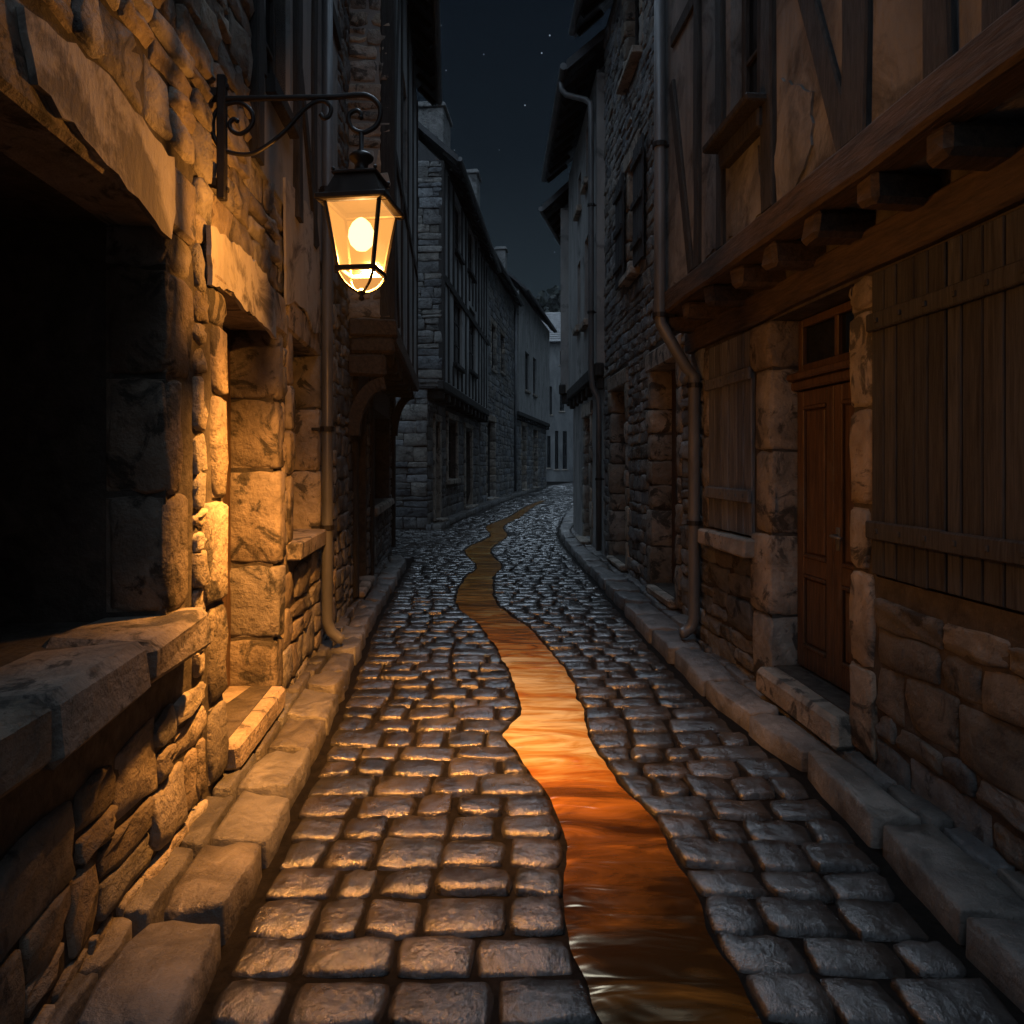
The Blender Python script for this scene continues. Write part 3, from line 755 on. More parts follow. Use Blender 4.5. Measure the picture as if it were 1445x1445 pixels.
mb = H.mb(); mb.box(dA + .005, dB - .005, wd - .06, wd + .05, 2.14, 2.2, .012); mb.box(dA + .005, dB - .005, wd - .06, wd + .085, 2.203, 2.25, .016); H.part('door_cornice', mb, 'door')
window(H, dA + .02, dB - .02, 2.255, 2.61, wd, (1, 0), 'door', .055, name='transom_window')
# shuttered window and big shutters
mb = H.mb(); mb.col = (1, 1, 1); mb.box(sA - .06, sB + .06, -.18, .11, .99, 1.115, .015, .008); H.part('stone_sill', mb, 'dressed')
mb = H.mb(); jamb(mb, sB, 1, sz0, sz1, .2, wid=(.1, .16)); H.part('window_surround', mb, 'dressed')
sm = (sA + sB) / 2
planks(H, 'shutter', sA + .006, sm - .014, sz0 + .01, sz1 - .01, .028, 3, 'shutter_pale', (1.42, 2.3))
planks(H, 'shutter', sm + .014, sB - .006, sz0 + .01, sz1 - .01, .028, 3, 'shutter_pale', (1.42, 2.3))
bm_ = (bA + bB) / 2
planks(H, 'shutter', bm_ + .004, bB - .006, bz0 + .01, bz1 - .01, .03, 5, 'shutter', (1.32, 2.36), label='large plank shutter nearest the double door')
planks(H, 'shutter', bA + .006, bm_ - .004, bz0 + .01, bz1 - .01, .03, 5, 'shutter', (1.32, 2.36))
# bressummers, joists
mb = H.mb(); mb.beam((0, 2.735), (L, 2.735), .2, -.05, .06, .015, .012); H.part('lintel_beam', mb, 'timber_h')
mb = H.mb(); mb.beam((0, zj + .085), (L + .02, zj + .085), .19, OV - .12, OV + .05, .02, .01); H.part('jetty_beam', mb, 'timber_h')
for x in (955, 985, 1020, 1060, 1110, 1172, 1252, 1360):
    uu = H.U(x, OV - .1); k = H.mb(); k.box(uu - .075, uu + .075, -.1, OV + .015, zj - .15, zj - .012, .025, .012); H.part('joist', k, 'timber_h')
# upper storey
ua, ub = H.U(1080, OV), H.U(1031, OV); wz0 = 3.8
mb = H.mb(); sheet(mb, 0, L + .02, zj, 8.0, OV, [(ua, ub, wz0, 5.7, .15)])
mb.quad((0, 0, zj), (L + .02, 0, zj), (L + .02, OV, zj), (0, OV, zj)); mb.quad((L + .02, 0, zj), (L + .02, OV, zj), (L + .02, OV, 8), (L + .02, 0, 8))
mb.quad((0, 0, 8), (L + .02, 0, 8), (L + .02, OV, 8), (0, OV, 8))
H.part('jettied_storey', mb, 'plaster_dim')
mb = H.mb(); P = lambda x, y: H.pix(x, y, OV)
zb = zj + .18
def post(x, wd=.13, top=7.95): mb.beam((H.U(x, OV), zb), (H.U(x, OV), top), wd, OV - .03, OV + .035)
mb.beam((L - .045, zb), (L - .045, 7.95), .13, OV - .03, OV + .04)
post(987, .1); post(1020, .12); post(1088, .13); post(1212, .2); post(1330, .16); post(1420, .16)
mb.beam(P(950, 120), (H.U(977, OV), zb), .11, OV - .03, OV + .026); mb.beam(P(950, 60), P(1000, -40), .11, OV - .03, OV + .024)
mb.beam(P(1128, -60), (H.U(1198, OV), zb), .15, OV - .03, OV + .03)
mb.beam((ua, 5.78), (ub, 5.78), .14, OV - .03, OV + .04); mb.beam((0, 5.95), (L, 5.95), .16, OV - .03, OV + .03)
H.part('timber_frame', mb, 'timber')
mb = H.mb(); mb.box(ua - .1, ub + .1, OV - .1, OV + .16, wz0 - .045, wz0 + .0, .012, .004); mb.box(ua - .04, ub + .04, OV - .05, OV + .07, wz0 - .17, wz0 - .048, .012, .004); H.part('window_ledge', mb, 'timber')
window(H, ua + .01, ub - .01, wz0 + .01, 5.69, OV - .07, (1, 3), 'timber', .06)
# flaked patches of plaster: thin raised skins of render
for pts, sd in ((((1105, 330), (1118, 280), (1148, 205), (1150, 130), (1105, 110), (1096, 240)), 1.0), (((1030, 335), (1050, 250), (1072, 205), (1077, 300), (1060, 325)), 4.0), (((993, 370), (1000, 250), (1014, 190), (1016, 345)), 7.0), (((952, 400), (958, 230), (972, 320), (976, 390)), 8.0)):
    k = H.mb(); k.slab(ragged([P(*p) for p in pts], .05, .02, sd), OV - .004, OV + .014); H.part('plaster', k, 'plaster_dim')
roof(H, 0, L, OV, 8.05, .4, 1.0, 6)
# downpipe at the far corner
w1 = OV + .02; pu = H.U(931, w1 + .06)
z1, z2 = H.pix(940, 470, .2)[1], H.pix(965, 535, .1)[1]
downpipe(H, [(pu, w1 + .06, 8.0), (pu, w1 + .06, z1 + .08), (pu, w1 + .05, z1), (pu - .005, .15, z2 + .07), (pu - .005, .08, z2), (pu - .005, .08, .33), (pu, .1, .25), (pu, .17, .2), (pu, .2, .195)], .05,
         [(pu, w1 + .06, H.pix(931, 220, w1)[1]), (pu, w1 + .06, H.pix(931, 452, w1)[1]), (pu - .005, .08, z2 - .08), (pu - .005, .08, H.pix(968, 735, .08)[1])])

# =========================================================== RIGHT SECOND HOUSE (stone, open shutters)
H7 = House('rubble_house', 'tall grey rubble house with open shutters beside the long downpipe', (1.80, 6.46), (1.555, 11.8), 1); H = H7; L = H.L
d1 = (H.U(957), H.U(922), .22, H.pix(922, 522)[1], .28); d2 = (H.U(885), H.U(864), .22, H.pix(864, 552)[1], .28)
w1_ = (H.U(902), H.U(888), H.pix(888, 395)[1], H.pix(888, 240)[1], .22); w2_ = (H.U(905), H.U(884), H.pix(884, 122)[1], H.pix(884, 122)[1] + 1.6, .22)
mb = H.mb(); holes = [d1, d2, w1_, w2_]; sheet(mb, 0, L, 0, 8.9, 0, holes); shell(mb, 0, L, 0, 8.9, 0, 6)
mb.mi = 1
rubble(mb, 0, L, .02, 8.8, 0, [(h[0] - .16, h[1] + .18, h[2] - .14, h[3] + .22) for h in holes], ch=(.1, .22), sw=(.18, .5), h=(.01, .03), tint=(.55, 1.2))
H.part('wall', mb, ['mortar', 'stone_cool'])
for h in holes:
    mb = H.mb()
    jamb(mb, h[1], 1, .14 if h[2] < 1 else h[2], h[3], h[4], wid=(.12, .24)); jamb(mb, h[0], -1, .14 if h[2] < 1 else h[2], h[3], h[4], wid=(.12, .22))
    mb.col = (.95, .95, .95); mb.box(h[0] - .18, h[1] + .2, -h[4], .05, h[3] - .016, h[3] + .22, .02, .01)
    H.part('door_surround' if h[2] < 1 else 'window_surround', mb, 'dressed')
for h, m_ in ((d1, 'door'), (d2, 'dark_wood')):
    planks(H, 'door', h[0] + .01, h[1] - .01, .22, h[3] - .01, -.22, 5, m_)
    mb = H.mb(); mb.box(h[0] + .01, h[1] - .01, -.26, .1, .12, .215, .02, .01); H.part('doorstep', mb, 'dressed')
for h in (w1_, w2_): window(H, h[0] + .01, h[1] - .01, h[2] + .01, h[3] - .01, -.12, (1, 2), sill=(.08, .14, .1))
sw_ = (w1_[1] - w1_[0]) * .85
planks(H, 'shutter', w1_[1] + .03, w1_[1] + .03 + sw_, w1_[2] - .02, w1_[3] - .02, .095, 4, 'shutter', (w1_[2] + .25, (w1_[2] + w1_[3]) / 2, w1_[3] - .25))
planks(H, 'shutter', w1_[0] - .03 - sw_, w1_[0] - .03, w1_[2] - .02, w1_[3] - .02, .095, 4, 'shutter', (w1_[2] + .25, (w1_[2] + w1_[3]) / 2, w1_[3] - .25))
roof(H, 0, L, 0, 8.95, .5, .9, 6)
# =========================================================== RIGHT THIRD HOUSE (plaster, jettied, deep eave)
H8, ro8, hw8, hd8 = far_house('plastered_house', 'pale plastered house with a deep dark eave and gutter beyond the rubble house', (1.55, 11.85), (1.43, 16.3), 1, 8.25,
    [(831, 827, 171, 253), (820, 816, 240, 292), (830, 825, 330, 452), (819, 815, 366, 460)], [(834, 826, 585)], over=.52, slope=.85, stones=False, jetty=.13, zj=3.15)
H = H8; g0 = (.25, .7, 8.22)
downpipe(H, [(.3, .69, 8.24), (.3, .69, 8.06), (.27, .62, 7.96), (.12, .3, 7.8), (.06, .23, 7.7), (.06, .22, 7.5), (.06, .22, 3.2), (.06, .2, 2.95), (.06, .1, 2.75), (.06, .09, 2.5), (.06, .09, .2)], .05, [(.06, .22, 6.0), (.06, .22, 4.2), (.06, .09, 1.4)])
far_house('corner_house', 'sliver of a dark narrow house past the plastered house, under a lower eave', (1.42, 16.4), (4.6, 29.0), 1, 7.6, [], [], over=.4, slope=.8, stones=False, jetty=.3, zj=3.3, D=5)

# =========================================================== END HOUSE closing the street
HE = House('end_house', 'plain grey house closing the far end of the street', (-3.0, 68.0), (11.0, 66.0), -1); H = HE; L = H.L
# its front faces the camera: w points back down the street
hw = []
for a, b_, c, d in ((772, 777, 615, 660), (783, 788, 608, 662), (794, 800, 608, 662), (790, 796, 540, 580), (774, 779, 545, 585), (790, 795, 495, 515)):
    pa_, pb_ = H.pix(a, d), H.pix(b_, c); hw.append((min(pa_[0], pb_[0]), max(pa_[0], pb_[0]), pa_[1], pb_[1], .2))
mb = H.mb(); sheet(mb, 0, L, 0, 13.2, 0, hw); shell(mb, 0, L, 0, 13.2, 0, 7); H.part('wall', mb, 'end_render')
for h in hw: window(H, h[0], h[1], h[2], h[3], -.1, (1, 2), sill=(.1, .1, .12))
roof(H, 0, L, 0, 13.25, .4, .9, 7)

# =========================================================== ROAD, KERBS, STREAM
PL = [(275, 1445), (345, 1290), (395, 1190), (430, 1110), (470, 1020), (500, 950), (517, 905), (537, 865), (560, 825), (577, 795)]
GL = sorted([(g[1], g[0]) for g in (ground(*p) for p in PL)])
PFL = [(623, 747), (660, 728), (700, 712), (740, 697), (780, 685)]
GFL = sorted([(g[1], g[0]) for g in (ground(*p) for p in PFL)]) + [(66, 6.0)]
PR = [(1302, 1290), (1205, 1165), (1130, 1095), (1050, 1033), (985, 978), (920, 912), (870, 855), (826, 805), (798, 772), (789, 755), (796, 735), (812, 715)]
GR = sorted([(g[1], g[0]) for g in (ground(*p) for p in PR)]) + [(40, 5.2), (55, 9.0), (66, 11.0)]
GL = [(-2.0, GL[0][1] + .0825 * (GL[0][0] + 2))] + GL
GR = [(-2.0, GR[0][1] + .0825 * (GR[0][0] + 2))] + GR
def XL(Y):
    if Y <= 12.3: return lerp_list(GL, Y)
    if Y < 17.7: return -7.0
    return lerp_list(GFL, Y)
def XR(Y): return lerp_list(GR, Y)
SL = [(1445, 850), (1392, 833), (1350, 812), (1321, 804), (1246, 802), (1204, 804), (1162, 794), (1100, 760), (1050, 719), (1030, 716), (1000, 739), (970, 731), (940, 717), (913, 702), (880, 676), (850, 645), (815, 657), (798, 674), (775, 657), (756, 693), (742, 687), (729, 719), (715, 742), (706, 765)]
SR = [(1445, 1066), (1392, 1049), (1321, 1008), (1246, 967), (1204, 946), (1162, 927), (1100, 867), (1050, 837), (1030, 826), (1000, 819), (970, 810), (940, 792), (913, 770), (880, 738), (850, 699), (815, 694), (798, 707), (775, 691), (756, 715), (742, 710), (729, 734), (715, 752), (706, 770)]
def edge(Lp):
    o = sorted([(g[1], g[0]) for g in (ground(x, y, .02) for y, x in Lp)])
    sl = smooth_line([(a, b_, 0) for a, b_ in o], 4)
    return [(p.x, p.y) for p in sl]
EL, ER = edge(SL), edge(SR)
EL = [(-2, EL[0][1] + .6)] + [(.8, EL[0][1] + .22)] + EL; ER = [(-2, ER[0][1] + .9)] + [(.8, ER[0][1] + .33)] + ER
Y_END = EL[-1][0]
def BL(Y): return lerp_list(EL, Y) + (.03 * fbm(Y * 3.1, 2.2) + .016 * fbm(Y * 9, 5.1)) * min(1, 9 / max(Y, 1))
def BR(Y): return lerp_list(ER, Y) + (.03 * fbm(Y * 3.1, 7.2) + .016 * fbm(Y * 9, 1.1)) * min(1, 9 / max(Y, 1))
ztop = lambda: .027 + random.uniform(-.006, .006)
mb = MB(); mb.smooth = True
Y = 1.0
rowi = 0
while Y < 64:
    dep = .205 * random.uniform(.88, 1.14) if Y < 22 else (.34 if Y < 36 else .6)
    Ym = Y + dep / 2
    segs = []
    a, b_ = XL(Ym) + .05, XR(Ym) - .05
    if Ym < Y_END:
        s0, s1 = BL(Ym), BR(Ym)
        segs = [(a, s0 - .01), (s1 + .01, b_)]
    else: segs = [(a, b_)]
    for s0, s1 in segs:
        x = s0 + (0 if s0 > a + .2 else random.uniform(-.02, 0)); bankL, bankR = s0 > a + .2, s1 < b_ - .2; x0_ = x
        if s1 - s0 < .06: continue
        mean = .215 if Y < 22 else (.34 if Y < 36 else .6)
        first = True
        while x < s1 - .02:
            wd = mean * random.uniform(.75, 1.55)
            if s1 - x - wd < mean * .5: wd = s1 - x
            bow = lambda xx: .045 * fbm(xx * .8, Y * .5) + .012 * fbm(xx * 3, Y * 3)
            g = .004
            j = lambda: random.uniform(-.007, .007)
            q = [(x + g + j(), Y + g + bow(x) + j()), (x + wd - g + j(), Y + g + bow(x + wd) + j()), (x + wd - g + j(), Y + dep - g + bow(x + wd) + j()), (x + g + j(), Y + dep - g + bow(x) + j())]
            if bankL and x == x0_:
                for i_, yy in ((0, Y), (3, Y + dep)): q[i_] = (BR(yy) + .016, q[i_][1])
            if bankR and x + wd >= s1 - .001:
                for i_, yy in ((1, Y), (2, Y + dep)): q[i_] = (BL(yy) - .016, q[i_][1])
            k = random.uniform(.5, 1.35); wm = random.uniform(-.06, .1)
            mb.col = (k * (1 + wm), k, k * (1 - wm))
            mb.pillow(q, lambda a_, c_, h: (a_, c_, h), -.012, ztop(), bev=random.uniform(.014, .026), c=.5, rough=.009, tilt=.014, dome=.03, lod=1 if Y < 15 else 0)
            x += wd
    Y += dep; rowi += 1
o = mb.build('cobbled_road', 'cobble'); tag(o, kind='structure')
mb = MB(); n = 60
ys = [-2 + i * 70 / n for i in range(n + 1)]
for a, b_ in zip(ys, ys[1:]): mb.quad((-8, a, .004), (14, a, .004), (14, b_, .004), (-8, b_, .004))
tag(mb.build('road_bed', 'joint'), kind='structure')
mb = MB(); mb.quad((-124, -11, -.03), (124, -11, -.03), (124, 151, -.03), (-124, 151, -.03)); tag(mb.build('ground', 'earth'), kind='structure')

# stream ribbon with real ripples
mb = MB(); mb.smooth = True
rows = []; Y = -1.0
while Y < Y_END:
    a, b_ = BL(Y) - .008, BR(Y) + .008
    n = 22; r = []
    for i in range(n + 1):
        t = i / n; x = a + (b_ - a) * t
        env = min(1, 6 * t, 6 * (1 - t))
        h = .013 + .003 * min(1, 14 * t, 14 * (1 - t)) + env * (.009 * fbm(x * 1.6 + .8 * sin(Y), Y * 5.5, 1.0) + .004 * fbm(x * 3.5, Y * 11, 4.0))
        r.append(mb.V((x, Y, h)))
    rows.append(r); Y += .03 if Y < 7 else .08
for a, b_ in zip(rows, rows[1:]):
    for i in range(len(a) - 1): mb.Fc(a[i], a[i + 1], b_[i + 1], b_[i])
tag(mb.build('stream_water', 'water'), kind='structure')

# kerb slabs: run from the road edge back to the house fronts
def kerb(name, foot, back, Y0, Y1, ln):
    mb = MB(); mb.smooth = True; Y = Y0
    while Y < Y1 - .05:
        l = random.uniform(*ln)
        if Y1 - Y - l < ln[0] * .6: l = Y1 - Y
        ja, jb = random.uniform(-.04, .04), random.uniform(-.04, .04)
        g = .012
        A, B = (foot(Y + g) + random.uniform(-.012, .012), Y + g), (foot(Y + l - g) + random.uniform(-.012, .012), Y + l - g)
        C, D = (back(Y + l - g), Y + l - g), (back(Y + g), Y + g)
        sp = .62 + random.uniform(-.08, .08)
        def mid(p, q, t): return (p[0] + (q[0] - p[0]) * t, p[1] + (q[1] - p[1]) * t)
        m1, m2 = mid(A, D, sp), mid(B, C, sp)
        h = PAVE + random.uniform(-.012, .012)
        mb.col = warm_tint(.7, 1.2, .05)
        s_ = .02 if A[0] < D[0] else -.02
        mb.pillow([A, B, m2, m1], lambda a, b_, k: (a, b_, k), -.01, h, bev=.02, c=.6, rough=.02, tilt=.024)
        k = 2 if l > .5 else 1                              # small setts fill the strip behind the kerb stone
        for i in range(k):
            t0, t1 = i / k, (i + 1) / k
            q = [mid(m1, m2, t0), mid(m1, m2, t1), mid(D, C, t1), mid(D, C, t0)]
            q[0] = (q[0][0] + s_, q[0][1] + .005); q[1] = (q[1][0] + s_, q[1][1] - .005)
            mb.col = warm_tint(.55, 1.05, .05)
            mb.pillow(q, lambda a, b_, k_: (a, b_, k_), -.01, h - .012, bev=.015, c=.6, rough=.012, tilt=.015)
        Y += l
    tag(mb.build(name, 'kerb'), kind='structure')
def Lback(Y): return (wallX(Y) if Y < 6.8 else -1.70 - (Y - 6.84) * .0844) - .02
def Rback(Y):
    if Y < 6.42: return wallR(Y) + .02
    if Y < 11.8: return 1.80 - (Y - 6.46) * .0459 + .02
    if Y < 16.3: return 1.55 - (Y - 11.85) * .027 + .02
    return 1.42 + (Y - 16.4) * .2524 + .02
def Lfoot(Y):
    if Y > 11.2: return lerp_list(GL, Y) - .9 * max(0, (Y - 11.2) / 1.3) ** 2.2 * .8
    return lerp_list(GL, Y)
kerb('kerb_left', Lfoot, Lback, -2, 12.5, (.36, .52))
kerb('kerb_right', lambda Y: XR(Y), Rback, -2, 26, (.5, .8))
def FLback(Y):
    if Y < 28: return -2.14 + (Y - 17.9) * .0812 - .02
    if Y < 38: return -1.28 + (Y - 28.05) * .1387 - .02
    return .12 + (Y - 38.05) * .1908 - .02
kerb('kerb_far', lambda Y: lerp_list(GFL, Y), FLback, 17.8, 50, (.6, 1.1))

# =========================================================== STREET LAMP
lu = H1.U(293); o2 = H1.P0 + H1.t * lu
lamp = bpy.data.objects.new('street_lamp', None); COL.objects.link(lamp)
lamp.location = (o2.x, o2.y, 0); lamp.rotation_euler = (0, 0, math.atan2(H1.n.y, H1.n.x))
tag(lamp, 'lit black iron lantern hanging from a scrolled wall bracket', 'street lamp')
def LP(x, y):
    """pixel -> (outward, z) in the vertical plane of the bracket"""
    k = (x - CX) / F; n = H1.n
    a = (k * o2.y - o2.x) / (n.x - k * n.y); Yd = o2.y + a * n.y
    return (a, EYE + (HY - y) * Yd / F)
def pts3(L_, n=5): return [(p.x, 0, p.y) for p in smooth_line([(*LP(x, y), 0) for x, y in L_], n)]
zt, zb_ = LP(293, 106)[1], LP(293, 282)[1]
mb = MB(); mb.box(.045, .085, -.022, .022, zb_, zt, .006)
for zz in (zb_ + .05, zt - .05): mb.obox((.088, 0, zz), ((1, 0, 0), (0, 1, 0), (0, 0, 1)), (.008, .012, .012), .005)
mb.box(-.03, .046, -.014, .014, zb_ + .06, zb_ + .1, .003); mb.box(-.03, .046, -.014, .014, zt - .1, zt - .06, .003)
mb.build('wall_plate', 'iron', lamp)
mb = MB(); mb.smooth = True
mb.tube(pts3([(296, 140), (380, 138.5), (470, 137), (492, 135), (513, 134), (527, 140), (536, 152), (536, 166), (530, 178), (519, 185), (510, 187), (498, 182), (492, 170), (494, 160), (503, 156), (509, 160), (510, 166)]), .0135, 10, .010)
e_ = LP(509, 166); mb.lathe([(.001, e_[1] - .013), (.012, e_[1] - .006), (.014, e_[1]), (.012, e_[1] + .006), (.001, e_[1] + .013)], (e_[0], 0), 10)
mb.build('arm', 'iron', lamp)
mb = MB(); mb.smooth = True
mb.tube(pts3([(336, 172), (330, 168), (324, 174), (327, 184), (338, 189), (350, 183), (357, 171), (355, 158), (345, 148), (333, 144.5), (318, 148), (305, 158), (300, 173), (302, 193), (313, 210), (333, 217), (355, 217), (376, 206), (401, 186), (426, 158), (443, 145), (458, 143), (467, 152), (465, 163), (457, 167), (452, 161)]), .0105, 8)
mb.build('scroll', 'iron', lamp)
mb = MB(); mb.smooth = True
mb.tube(pts3([(294, 247), (298, 259), (307, 264), (315, 260), (317, 252), (312, 249)]), .010, 8, .012)
mb.build('scroll', 'iron', lamp)
# lantern
la = LP(510, 200)[0]; rot = radians(-12)
ct, st = cos(rot), sin(rot)
lm = lambda x, y, z: (la + x * ct - y * st, x * st + y * ct, z)
LB = lambda: MB(lm)
mb = LB(); mb.smooth = True
zs_ = LP(510, 187)[1]
mb.lathe([(.011, zs_), (.011, 3.135), (.02, 3.13), (.02, 3.12), (.045, 3.112), (.058, 3.098), (.055, 3.085), (.034, 3.07), (.03, 3.05), (.036, 3.03), (.05, 3.02), (.055, 3.01), (.055, 3.0)])
mb.build('finial', 'iron', lamp)
def frustum(mb, h0, z0, h1, z1, cap=True):
    A = [mb.V((sx * h0, sy * h0, z0)) for sx, sy in ((-1, -1), (1, -1), (1, 1), (-1, 1))]; B = [mb.V((sx * h1, sy * h1, z1)) for sx, sy in ((-1, -1), (1, -1), (1, 1), (-1, 1))]
    for k in range(4): mb.Fc(A[k], A[(k + 1) % 4], B[(k + 1) % 4], B[k])
    if cap: mb.Fc(*A[::-1]); mb.Fc(*B)
mb = LB(); frustum(mb, .135, 2.882, .095, 2.985); mb.box(-.107, .107, -.107, .107, 2.986, 3.0, .004)
for sx in (-1, 1):
    for sy in (-1, 1): mb.lathe([(.002, 3.0), (.009, 3.004), (.009, 3.012), (.002, 3.018)], (sx * .1, sy * .1), 8)
mb.build('lantern_roof', 'iron', lamp)
HT, HB, ZT, ZB = .128, .082, 2.845, 2.57
mb = LB()
for a, b_, c, d in ((-.165, .165, -.165, -.115), (-.165, .165, .115, .165), (-.165, -.115, -.1148, .1148), (.115, .165, -.1148, .1148)): mb.box(a, b_, c, d, 2.85, 2.88, .006)
for a, b_, c, d in ((-.098, .098, -.098, -.076), (-.098, .098, .076, .098), (-.098, -.076, -.0758, .0758), (.076, .098, -.0758, .0758)): mb.box(a, b_, c, d, 2.545, 2.568, .004)
for sx in (-1, 1):
    for sy in (-1, 1):
        mb.tube([(sx * HT, sy * HT, ZT + .01), (sx * HB * 1.02, sy * HB * 1.02, ZB - .01)], .0105, 6)
        mb.lathe([(.002, 2.53), (.007, 2.534), (.007, 2.545)], (sx * .09, sy * .09), 8)
        p = [(sx * .085, sy * .085, 2.55), (sx * .08, sy * .08, 2.53), (sx * .06, sy * .06, 2.495), (sx * .03, sy * .03, 2.47), (sx * .008, sy * .008, 2.46)]
        mb.tube([tuple(q) for q in smooth_line(p, 4)], .0065, 6)
mb.build('lantern_frame', 'iron', lamp)
for k in range(4):
    a = k * pi / 2; c_, s_ = cos(a), sin(a); g = LB()
    R_ = lambda x, y, z: (x * c_ - y * s_, x * s_ + y * c_, z)
    g.quad(R_(-HT + .006, -HT, ZT), R_(HT - .006, -HT, ZT), R_(HB - .006, -HB, ZB), R_(-HB + .006, -HB, ZB)); g.build('pane', 'opal', lamp)
g = LB(); cp = [(.078, 2.546), (.078, 2.53), (.058, 2.496), (.03, 2.472)]
for (h0_, z0_), (h1_, z1_) in zip(cp, cp[1:]): frustum(g, h1_, z1_, h0_, z0_, False)
g.quad((-.03, -.03, 2.472), (.03, -.03, 2.472), (.03, .03, 2.472), (-.03, .03, 2.472)); g.build('glass_cup', 'cup', lamp)
mb = LB(); mb.smooth = True; mb.lathe([(.001, 2.418), (.012, 2.424), (.015, 2.434), (.008, 2.445), (.016, 2.452), (.022, 2.46), (.018, 2.472), (.004, 2.478)], n=14); mb.build('drop_finial', 'iron', lamp)
mb = LB(); mb.smooth = True; mb.lathe([(.003, 2.655), (.026, 2.661), (.05, 2.684), (.062, 2.72), (.058, 2.752), (.042, 2.785), (.02, 2.806), (.004, 2.814)], n=24)
bulb = mb.build('bulb', 'bulb', lamp)
ld = bpy.data.lights.new('lamp_light', 'POINT'); ld.energy = 140; ld.color = (1, .47, .13); ld.shadow_soft_size = .012
lo = bpy.data.objects.new('lamp_light', ld); COL.objects.link(lo); lo.parent = lamp; lo.location = (la, 0, 2.64)
sp = bpy.data.lights.new('lamp_pool_spot', 'SPOT'); sp.energy = 4300; sp.color = (1, .47, .13); sp.shadow_soft_size = .05; sp.spot_size = radians(106); sp.spot_blend = 1.0  # added spot, aimed to tighten the lamp's pool; the lantern has no reflector
spo = bpy.data.objects.new('lamp_pool_spot', sp); COL.objects.link(spo); spo.parent = lamp; spo.location = (la, 0, 2.64); spo.rotation_euler = (radians(20), radians(5), 0)

# =========================================================== HILL AND WOOD BEHIND
def hz(x, y): return 27 * math.exp(-((y - 114) / 22) ** 2) * (.55 + .45 / (1 + math.exp(-(x - 2.5) / 4)))
mb = MB(); mb.smooth = True; g = []
for j in range(13):
    r = []
    for i in range(33):
        x = -112 + i * 7; y = 78 + j * 6
        base = hz(x, y)
        r.append(mb.V((x, y, base + 1.5 * fbm(x * .08, y * .08) - 1.0)))
    g.append(r)
for j in range(12):
    for i in range(32): mb.Fc(g[j][i], g[j][i + 1], g[j + 1][i + 1], g[j + 1][i])
tag(mb.build('hill', 'earth'), kind='structure')
mb = MB()
for t in range(70):
    x = random.uniform(-11, 30); y = random.uniform(95, 114); z = hz(x, y); R = random.uniform(1.3, 2.7); hh = random.uniform(3.6, 6.6)
    for k in range(150):
        th, ph = random.uniform(0, 2 * pi), math.acos(random.uniform(-1, 1)); rr = R * random.uniform(.5, 1.0) ** .5 * (1 + .35 * fbm(th * 1.2, ph * 1.5, t))
        p = Vector((x + rr * sin(ph) * cos(th), y + rr * sin(ph) * sin(th), z + hh * .5 + rr * cos(ph) * hh / (2 * R)))
        n_ = Vector((random.gauss(0, 1), random.gauss(0, 1), random.gauss(0, 1))).normalized(); a = n_.orthogonal().normalized() * random.uniform(.25, .55); b_ = n_.cross(a)
        mb.quad(p - a - b_ * .6, p + a - b_ * .5, p + a * .8 + b_ * .6, p - a * .9 + b_)
tag(mb.build('wood', 'bark'), 'dark wooded skyline on the hill behind the roofs', 'wood', kind='stuff')

# =========================================================== HAZE
mb = MB(); mb.box(-125, 125, -12, 152, -1.03, 36, .0001)
m, nt, out = new_mat('haze'); pv = N(nt, 'ShaderNodeVolumePrincipled'); pv.inputs['Color'].default_value = (.8, .86, .95, 1)
HAZE = .00025
pv.inputs['Density'].default_value = HAZE; pv.inputs['Anisotropy'].default_value = .3
nt.links.new(pv.outputs[0], out.inputs['Volume']); M['haze'] = m
if HAZE > 0: tag(mb.build('haze', 'haze'), 'thin night mist filling the street', 'haze', kind='stuff')

# =========================================================== SKY, MOON, CAMERA
W = bpy.data.worlds.new('World'); S.world = W; W.use_nodes = True; nt = W.node_tree; nt.nodes.clear(); Lk = nt.links.new
out = nt.nodes.new('ShaderNodeOutputWorld'); bg = N(nt, 'ShaderNodeBackground', Strength=1.0)
tc = nt.nodes.new('ShaderNodeTexCoord'); sx = nt.nodes.new('ShaderNodeSeparateXYZ'); Lk(tc.outputs['Generated'], sx.inputs[0])
sky = ramp(nt, sx.outputs[2], [(0.0, (.02, .03, .036)), (.22, (.011, .0175, .0225)), (.4, (.0033, .0062, .0095)), (.56, (.0018, .0036, .0066)), (.7, (.22, .29, .38)), (1.0, (.7, .9, 1.12))])  # bright zenith added above the view to light the facades
vo = N(nt, 'ShaderNodeTexVoronoi', Scale=46.0); Lk(tc.outputs['Generated'], vo.inputs['Vector'])
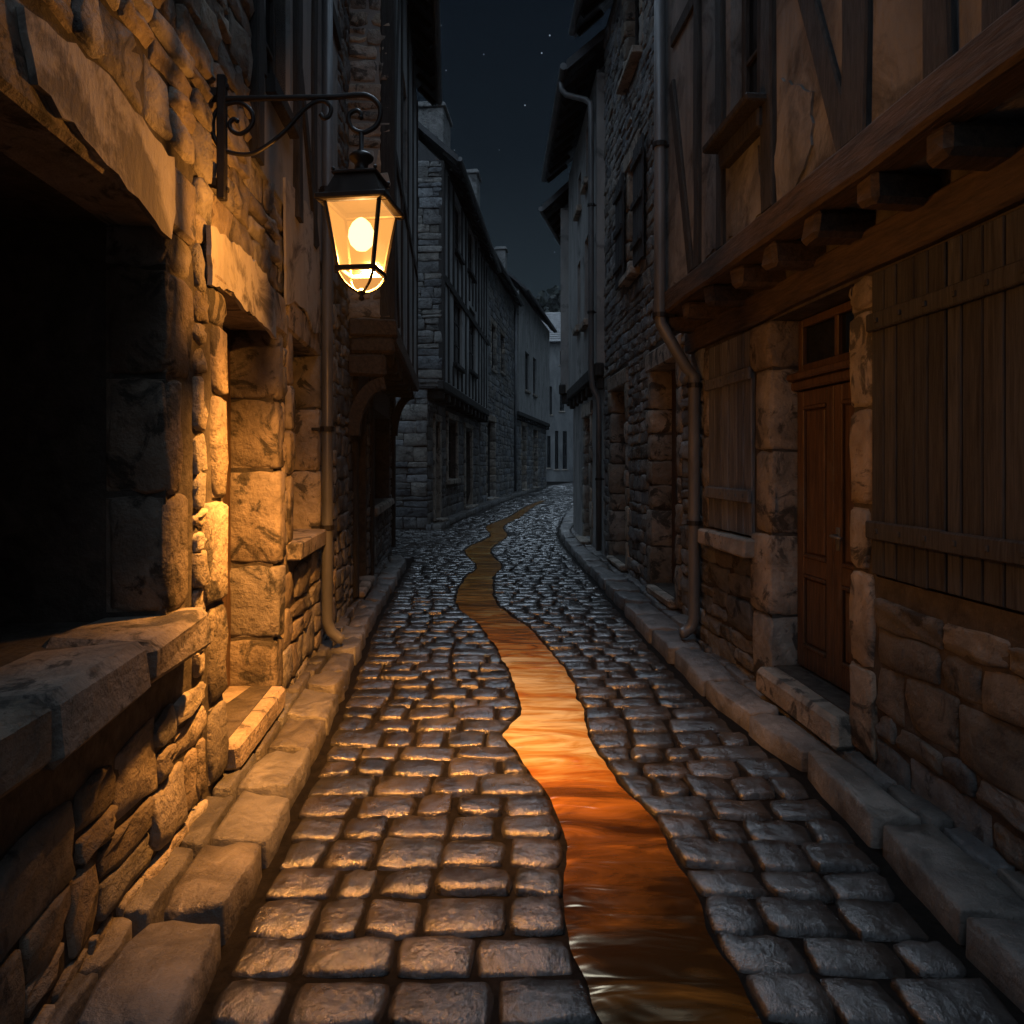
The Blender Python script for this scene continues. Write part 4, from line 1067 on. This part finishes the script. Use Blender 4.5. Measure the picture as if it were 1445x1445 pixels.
st = ramp(nt, vo.outputs['Distance'], [(.0, (1, 1, 1)), (.03, (.7, .75, .8)), (.05, (0, 0, 0))])
wn_ = N(nt, 'ShaderNodeTexWhiteNoise'); wn_.noise_dimensions = '3D'; Lk(vo.outputs['Position'], wn_.inputs['Vector'])
pick = ramp(nt, wn_.outputs['Value'], [(.1, (0, 0, 0)), (1.0, (.8, .84, .88))])
stars = mixc(nt, st, pick, 1.0, 'MULTIPLY')
vd = N(nt, 'ShaderNodeVectorMath', operation='DOT_PRODUCT'); Lk(tc.outputs['Generated'], vd.inputs[0]); vd.inputs[1].default_value = Vector((-.42, -.70, .58)).normalized()
gl_ = ramp(nt, vd.outputs['Value'], [(.35, (0, 0, 0)), (.7, (.15, .195, .25)), (1.0, (.46, .575, .71))])   # glow added behind the viewer, out of view, to light the facades
sky = mixc(nt, sky, gl_, 1.0, 'ADD')
tot = mixc(nt, sky, stars, 1.0, 'ADD')
Lk(tot, bg.inputs[0]); Lk(bg.outputs[0], out.inputs[0])

sd = bpy.data.lights.new('moon', 'SUN'); sd.energy = .8; sd.angle = radians(16); sd.color = (.66, .82, 1.0)
so = bpy.data.objects.new('moon', sd); COL.objects.link(so)
az, el = radians(-3), radians(53)                       # towards the moon: ahead and a little left, high
dv = Vector((sin(az) * cos(el), cos(az) * cos(el), sin(el)))
so.rotation_euler = dv.to_track_quat('Z', 'Y').to_euler(); so.location = (0, 0, 40)

cd = bpy.data.cameras.new('camera'); cam = bpy.data.objects.new('camera', cd); COL.objects.link(cam)
cam.location = (0, 0, EYE); cam.rotation_euler = (radians(90), 0, 0)
cd.sensor_width = 36; cd.lens = 36 * F / 1445; cd.shift_y = -(722.5 - HY) / 1445; cd.clip_end = 3000; cd.clip_start = .05
S.camera = cam
S.view_settings.view_transform = 'Standard'; S.view_settings.look = 'None'; S.view_settings.exposure = 0.0; S.view_settings.gamma = 1
S.cycles.use_denoising = True
S.cycles.max_bounces = 8; S.cycles.diffuse_bounces = 2; S.cycles.transparent_max_bounces = 12; S.cycles.volume_bounces = 0
S.cycles.sample_clamp_indirect = 3.0
